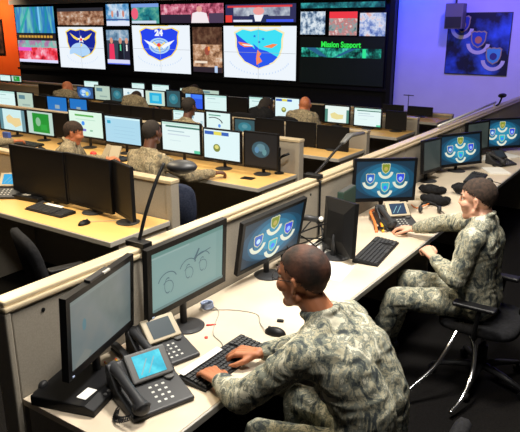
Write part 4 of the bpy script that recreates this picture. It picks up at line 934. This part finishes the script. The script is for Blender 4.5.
# ------------------------------------------------------------------ lit monitors of rows 2-5
rows=[
(2,-7.84,-7.28,5.08,1.11,.82,scr_map,'lit monitor with a tan map, leftmost in the second row'),
(2,-7.22,-6.70,5.08,1.12,.82,scr_green,'lit monitor with a green page in the second row'),
(2,-6.37,-5.77,5.08,1.19,.88,scr_doc,'lit monitor with a pale page and green headline past the reading officer'),
(2,-5.72,-5.14,5.08,1.17,.86,scr_lightblue,'lit monitor with a light blue screen between two seated officers'),
(2,-4.80,-4.26,5.08,1.18,.86,scr_list,'lit monitor with a white list page right of the dark-haired officer in the second row'),
(2,-4.20,-3.73,5.08,1.15,.84,scr_logo,'lit monitor with a blue and yellow banner and a small round crest'),
(2,-3.68,-3.29,5.10,1.16,.82,scr_dark,'dark monitor with faint crests at the aisle end of the second row'),
(3,-10.3,-9.79,6.68,1.08,.80,scr_white,'plain white lit monitor at the left edge of the third row'),
(3,-9.72,-9.29,6.68,1.08,.80,scr_pale,'pale grey lit monitor with a dark box in the third row'),
(3,-8.90,-8.41,6.68,1.06,.80,scr_blue,'blue screen with a small grey box in the third row'),
(3,-8.33,-7.92,6.68,1.06,.80,scr_blue,'plain blue screen right of its twin in the third row'),
(3,-6.08,-5.80,6.68,1.04,.82,scr_white,'narrow white monitor left of the dark head in the third row'),
(3,-5.78,-5.51,6.68,1.04,.80,scr_figure,'white monitor right of the dark head in the third row'),
(3,-5.47,-5.06,6.68,1.06,.80,scr_curve,'white monitor with a black curved line in the third row'),
(3,-4.98,-4.66,6.68,1.0,.80,scr_teal,'dark monitor with a blue spot in the third row'),
(4,-10.18,-9.72,8.38,1.02,.80,scr_globe,'monitor with a blue globe in the fourth row'),
(4,-9.66,-9.24,8.38,1.07,.80,scr_pale,'pale grey-green monitor in the fourth row right of the globe'),
(4,-9.20,-8.89,8.38,1.05,.80,scr_teal,'dark teal monitor in the fourth row left of a white one'),
(4,-8.87,-8.34,8.38,1.06,.80,scr_figure,'white monitor behind the leaning officer in the fourth row'),
(4,-8.29,-7.82,8.38,1.05,.79,scr_tealwin,'pale monitor with a bright blue window in the fourth row'),
(4,-7.77,-7.45,8.38,1.08,.79,scr_teal,'dark teal monitor in the fourth row right of the blue window one'),
(4,-7.32,-6.94,8.38,1.05,.80,scr_bluewhite,'bright blue monitor in the fourth row right of an orange-lit head'),
(4,-6.89,-6.42,8.38,1.06,.80,scr_white,'white monitor in the middle of the fourth row'),
(4,-5.95,-5.52,8.38,1.08,.80,scr_white,'white monitor behind a dark head in the fourth row'),
(4,-5.44,-5.00,8.38,1.10,.80,scr_logo,'white monitor with a blue banner left of the bald officer'),
(4,-4.54,-4.14,8.38,1.04,.79,scr_yellow,'white monitor with a yellow map right of the bald officer'),
(4,-4.05,-3.63,8.38,1.04,.78,scr_list,'white list monitor, last lit one of the fourth row'),
(4,-3.55,-3.27,8.40,1.02,.78,scr_off,'black off monitor at the aisle end of the fourth row'),
(2,-6.68,-6.42,5.08,1.12,0.84,scr_off,'narrow black off monitor between the green page and the document screen'),
(2,-5.1,-4.84,5.08,1.12,0.86,scr_off,'narrow black off monitor left of the white list page in the second row'),
(3,-9.25,-8.96,6.68,1.04,0.8,scr_off,'narrow black off monitor left of the blue screens in the third row'),
(3,-7.86,-7.42,6.68,1.02,0.8,scr_off,'black off monitor just right of the two blue screens in the third row'),
(3,-7.38,-6.96,6.68,1.02,0.8,scr_off,'second black off monitor right of the two blue screens in the third row'),
(3,-6.92,-6.5,6.68,1.02,0.8,scr_off,'third black off monitor right of the two blue screens in the third row'),
(3,-6.46,-6.14,6.68,1.02,0.8,scr_off,'narrow black off monitor left of the first white monitor by the dark head'),
(4,-6.38,-6.0,8.38,1.04,0.8,scr_off,'black off monitor right of the middle white one in the fourth row'),
(4,-4.96,-4.58,8.38,1.02,0.8,scr_off,'black off monitor behind the bald officer in the fourth row'),
(4,-11.4,-10.95,8.38,1.0,0.8,scr_off,'black off monitor left of the orange-faced officer, outer one'),
(4,-10.9,-10.4,8.38,1.0,0.8,scr_off,'black off monitor left of the orange-faced officer, inner one'),
(5,-15.2,-14.75,10.0,.94,.79,scr_white,'tiny white monitor below the orange wall, left one'),
(5,-14.7,-14.3,10.0,.94,.79,scr_green,'tiny green and white monitor below the orange wall'),
(5,-11.88,-11.4,10.0,.94,.78,scr_white,'tiny white monitor of the farthest row above the blue globe'),
(5,-10.30,-9.92,10.0,.97,.80,scr_white,'tiny white monitor of the farthest row above the leaning officer'),
(5,-9.68,-9.20,10.0,.97,.80,scr_white,'small white monitor of the farthest row above the blue window one'),
(5,-8.88,-8.39,10.0,.93,.78,scr_doc,'small white and green monitor of the farthest row, left of an orange face'),
(5,-8.31,-7.85,10.0,.93,.78,scr_pale,'small pale monitor of the farthest row, right of an orange face'),
(5,-4.3,-3.95,10.0,.90,.78,scr_off,'black off monitor in the farthest row, left of two by the aisle'),
(5,-3.85,-3.45,10.0,.90,.78,scr_off,'black off monitor in the farthest row, right of two by the aisle'),
]
RG={2:'monitors in the second row',3:'monitors in the third row',4:'monitors in the fourth row',5:'monitors in the farthest row'}
for n,x0,x1,y,zt,zb,fn,lab in rows:
    b=.014; w=x1-x0+2*b; h=zt-zb+2*b
    monitor(((x0+x1)/2,y),-PI/2,w,h,(zt+zb)/2,fn,lab,RG[n],bez=b)
# black off monitors at the aisle side of the third row
for k,(x,z) in enumerate(((-4.42,.90),(-3.95,.90),(-3.5,.885))):
    monitor((x,6.66),-PI/2,.43,.30,z,scr_off,['black off monitor of the third row, farthest from the aisle of three','black off monitor of the third row, middle one of three','black off monitor of the third row, closest to the aisle'][k],RG[3],bez=.014)
ar=empty('monitor_arm',(-3.36,5.26,DZ)); tag(ar,'black jointed arm on the bare divider end of the second row','monitor arm')
MB().lathe([(0,0),(.05,0),(.05,.012),(.02,.02)],M['black'],n=16).tube([(0,0,.01),(0,0,.27)],.014,M['black'],n=8).build('post',ar)
MB().tube([(0,0,.16),(.07,-.03,.2),(.12,0,.22)],.014,M['black'],n=8).tube([(0,0,.25),(-.12,-.03,.27)],.014,M['black'],n=8).build('arm',ar,smooth=True)
o=MB().box((0,0,.004),(.13,.09,.008),M['black'],rot=.1).build('tablet',bevel=.003); o.location=(-3.5,4.9,DZ); tag(o,'small black tablet on the maple-cream desk at the aisle end of the second row','tablet')
keyboard((-4.42,4.85),-PI/2,'black keyboard beside the reddish hand in the second row',L=.42)
keyboard((-5.3,4.82),-PI/2,'black keyboard below the light blue monitor in the second row',L=.42)
keyboard((-6.85,4.80),-PI/2,'black keyboard below the green page monitor in the second row',L=.42)
mouse((-3.92,4.82),-PI/2,'black mouse right of the reddish hand in the second row')
bk=empty('open_book',(-5.32,4.78,DZ),.0); tag(bk,'open book with pale pages propped up before the reading officer','book')
for s in (-1,1): MB().box((s*.065,0,.08),(.13,.018,.17),M['cream_plastic'],rot=Matrix.Rotation(s*.25,4,'Z')@Matrix.Rotation(-.6,4,'X')).build('page_block',bk,bevel=.003)
o=MB().ellipsoid((0,0,.03),(.045,.035,.03),M['red']).build('red_pouch',smooth=True); o.location=(-5.62,4.78,DZ); tag(o,'small red pouch beside the open book','pouch')
o=MB().box((0,0,.05),(.12,.05,.10),M['blue']).build('blue_box',bevel=.004); o.location=(-7.42,4.88,DZ); tag(o,'small blue box below the tan map monitor','box')
an=empty('antenna',(-3.95,10.24,.80)); tag(an,'thin T-shaped antenna standing on the farthest divider against the violet wall','antenna')
MB().tube([(0,0,0),(0,0,.27)],.007,M['charcoal'],n=6).build('rod',an); MB().tube([(-.09,0,.26),(.09,0,.26)],.007,M['charcoal'],n=6).build('crossbar',an)

# ------------------------------------------------------------------ chairs
ch=make_chair()
def put(o,x,y,a,label,group=None):
    o.location=(x,y,0); o.rotation_euler=(0,0,a); o.scale=(1,1,.93); tag(o,label,'chair')
    if group: o['group']=group
    return o
put(ch,-3.05,2.40,PI/2-.35,'empty black office chair at the desk with the off monitors')
for x,y,a,l in ((-5.15,4.16,PI/2-.4,'black office chair under the reading officer'),(-4.16,4.12,PI/2,'black office chair under the officer with his arm stretched to the right'),
    (-5.2,5.82,PI/2,'black office chair under the officer in the third row'),(-4.05,5.80,PI/2,'empty black office chair in the third row at the aisle'),
    (-9.55,7.46,PI/2,'black office chair under the orange-faced officer left in the fourth row'),(-7.85,7.46,PI/2,'black office chair under the leaning officer in the fourth row'),
    (-5.18,7.46,PI/2,'black office chair under the dark-haired person before a white monitor'),(-4.48,7.46,PI/2,'black office chair under the bald officer'),(-7.91,9.12,PI/2,'black office chair under the officer in the farthest row'),(-7.55,4.05,PI/2,'black office chair of the officer at the left edge')):
    put(copy_tree(ch),x,y,a,l,'black office chairs')
put(copy_tree(ch),-4.72,2.30,PI/2+.3,'black office chair at the left edge before the cyan phone')
cn=make_chair(.42,'navy',arms=False); put(cn,-3.62,3.98,PI/2+.5,'navy cloth chair pulled out in the aisle behind the stretched arm')
c1=make_chair(.34,'black_matte',arms=False,back_w=.40); put(c1,-.80,2.02,PI,'black office chair carrying the near officer in glasses')
for o in kids(c1):
    if o.name.startswith(('backrest','back_support')): o.location=(.04,0,-.13)
c2=make_chair(.52,'black_matte',arms=True); put(c2,-.83,3.74,PI,'black office chair carrying the second officer, with curved chrome bars')
for P in ([(0.15, 0.19, 0.495), (0.06, 0.21, 0.366), (0.03, 0.29, 0.215), (0.04, 0.42, 0.097), (0.07, 0.54, 0.043)],[(0.15, 0.19, 0.495), (0.18, 0.3, 0.366), (0.23, 0.39, 0.237), (0.31, 0.5, 0.129), (0.37, 0.6, 0.054)]):
    P=[(x-.05,y,z) for x,y,z in P]; MB().tube(smooth_path(P),.014,M['chrome'],n=10).build('chrome_bar',c2,smooth=True)

# ------------------------------------------------------------------ people
SK_BROWN=noisy('brown_skin',(.34,.125,.055),(.40,.15,.07),9,.5,spec=.4)
SK_PALE=noisy('pale_skin',(.60,.30,.20),(.66,.36,.25),9,.5,spec=.4)
SK_WARM=noisy('ruddy_skin',(.50,.16,.07),(.58,.20,.09),9,.5,spec=.4)
SK_DARK=noisy('dark_skin',(.10,.04,.025),(.14,.055,.03),9,.5,spec=.4)
H_BLACK=noisy('cropped_black_hair',(.018,.014,.012),(.035,.026,.022),300,.85,bump=.5)
H_BROWN=noisy('cropped_brown_hair',(.018,.011,.008),(.05,.028,.018),60,.85,bump=.5)
H_FADE=noisy('cropped_sparse_hair',(.014,.008,.006),(.095,.037,.021),14,.75,bump=.5)
J1=dict(pelvis=(0,0,.56),chest=(.10,0,.92),neck=(.23,0,1.085),head=(.325,0,1.225),bend=(-.06,0,.03),
   shL=(.20,.205,1.00),shR=(.20,-.205,1.00),elL=(.42,.30,.79),elR=(.42,-.27,.78),wrL=(.56,.255,.80),wrR=(.55,-.015,.80),
   hdL=(.8,-.30,-.10),hdR=(.8,.25,-.10),curlL=Vector((20,28,22)),curlR=Vector((20,28,22)),knL=(.42,.17,.54),knR=(.42,-.15,.54),anL=(.40,.18,.085),anR=(.42,-.16,.085))
person((-.85,2.02),PI,J1,SK_BROWN,H_FADE,CAMO,'person in glasses and camouflage typing at the near keyboard',vox=.0048,det=True,hair_line=(.068,.022,-.045),glasses=True,hs=1.12,wr=.0045,hsc=1.12,headrot=(0,.10,-.02),seed=2,hair_thick=.0016,bulk=1.6)
J2=dict(pelvis=(.02,0,.56),chest=(.06,0,.92),neck=(.06,0,1.075),head=(.10,-.02,1.185),
   shL=(.05,.20,1.0),shR=(.07,-.20,1.0),elL=(.10,.27,.76),elR=(.38,-.34,.90),wrL=(.30,.10,.80),wrR=(.62,-.38,.80),
   hdL=(.5,-.3,.25),hdR=(.8,-.05,-.12),hnL=(.5,-.5,-.6),hsL=(0,-.3,1),curlL=Vector((50,60,45)),curlR=Vector((14,22,16)),knL=(.45,.30,.56),knR=(.49,.0,.57),anL=(.60,.32,.085),anR=(.60,.0,.085))
person((-.87,3.74),PI,J2,SK_PALE,H_BROWN,CAMO,'person in camouflage reaching for a mouse at the right edge',vox=.0055,det=True,hair_line=(.062,.03,-.03),wr=.0045,hs=1.07,headrot=(0,.10,.05),seed=5,hair_thick=.004,bulk=1.2)
far='officers seated in the rows'
person((-5.30,4.12),PI/2-.85,seated(head=(.12,0,1.13),lean=.03,wrL=(.40,.30,.79),elL=(.15,.29,.78)),SK_WARM,H_BROWN,CAMO_TAN,'dark-haired person reading an open book in the second row',vox=.010,hair_line=(.05,.01,-.05),headrot=(0,.25,0),seed=8,hair_thick=.006)
person((-4.20,4.19),PI/2,seated(head=(.12,0,1.215),wrR=(.52,-.44,.80),elR=(.26,-.34,.80),hdR=(.7,-.5,-.1),curlR=Vector((40,50,30))),SK_DARK,H_BLACK,CAMO_TAN,'person with cropped dark head stretching an arm to the right in the second row',vox=.010,hair_line=(.06,.0,-.05),seed=9,hair_thick=.002)
person((-7.42,4.15),PI/2,seated(head=(.12,0,1.10),wrR=(.48,-.52,.81),elR=(.22,-.42,.82)),SK_WARM,H_BROWN,CAMO_TAN,'person at the left edge of the second row, forearm on the desk',vox=.012,seed=10)
person((-5.20,5.90),PI/2,seated(head=(.12,0,1.21)),SK_DARK,H_BLACK,CAMO_TAN,'person with black hair seated in the third row',vox=.012,seed=11,hair_thick=.006)
person((-9.55,7.55),PI/2+.3,seated(head=(.14,0,1.08)),SK_WARM,SK_WARM,CAMO_TAN,'orange-faced person beside the blue globe monitor in the fourth row',vox=.014,seed=12,hair_line=(.3,.3,.3),headrot=(0,.1,-1.2))
person((-7.85,7.55),PI/2,seated(head=(.18,0,1.0),lean=.06),SK_WARM,H_BROWN,CAMO_TAN,'person leaning forward in the fourth row before a white monitor',vox=.014,seed=13)
person((-5.16,7.52),PI/2-.3,seated(head=(.14,0,1.05)),SK_DARK,H_BLACK,M['black_matte'],'person with black hair and dark clothes before a white monitor',vox=.014,seed=14,hair_thick=.02,hair_line=(.05,-.06,-.12))
person((-4.46,7.52),PI/2,seated(head=(.12,0,1.12)),SK_WARM,SK_WARM,CAMO_TAN,'bald person in tan camouflage in the fourth row',vox=.012,seed=15,hair_line=(.3,.3,.3),headrot=(0,0,.5))
person((-7.90,9.2),PI/2,seated(head=(.12,0,.99)),SK_WARM,H_BROWN,CAMO_TAN,'small far person in the farthest row between two pale monitors',vox=.014,seed=16)

# picture frame on the orange wall
pf=empty('framed_picture',(-18.86,YB-.08,1.26),-PI/2); tag(pf,'dark framed picture on the orange wall','picture')
MB().box((.012,0,.56),(.024,.62,1.12),M['black']).build('frame',pf,bevel=.006); MB().box((.026,0,.56),(.004,.5,1.0),noisy('dark_brown_print',(.01,.006,.005),(.12,.04,.02),6)).build('print',pf)

# ------------------------------------------------------------------ world, camera, view
w=bpy.data.worlds.new('world'); w.use_nodes=True; w.node_tree.nodes['Background'].inputs[0].default_value=(.05,.05,.06,1); w.node_tree.nodes['Background'].inputs[1].default_value=.3
bpy.context.scene.world=w
cam=bpy.data.cameras.new('camera'); co=bpy.data.objects.new('camera',cam); C.objects.link(co)
f=621.5; cam.sensor_width=36; cam.lens=f/520*36; cam.clip_end=60; cam.clip_start=.05
th=math.atan(191/f); yaw=math.atan(445/650.2)
co.location=(0,0,2.2); co.rotation_euler=(PI/2-th,0,yaw)
bpy.context.scene.camera=co
vs=bpy.context.scene.view_settings; vs.view_transform='Standard'; vs.look='None'; vs.gamma=1; vs.use_curve_mapping=False; vs.exposure=0.0
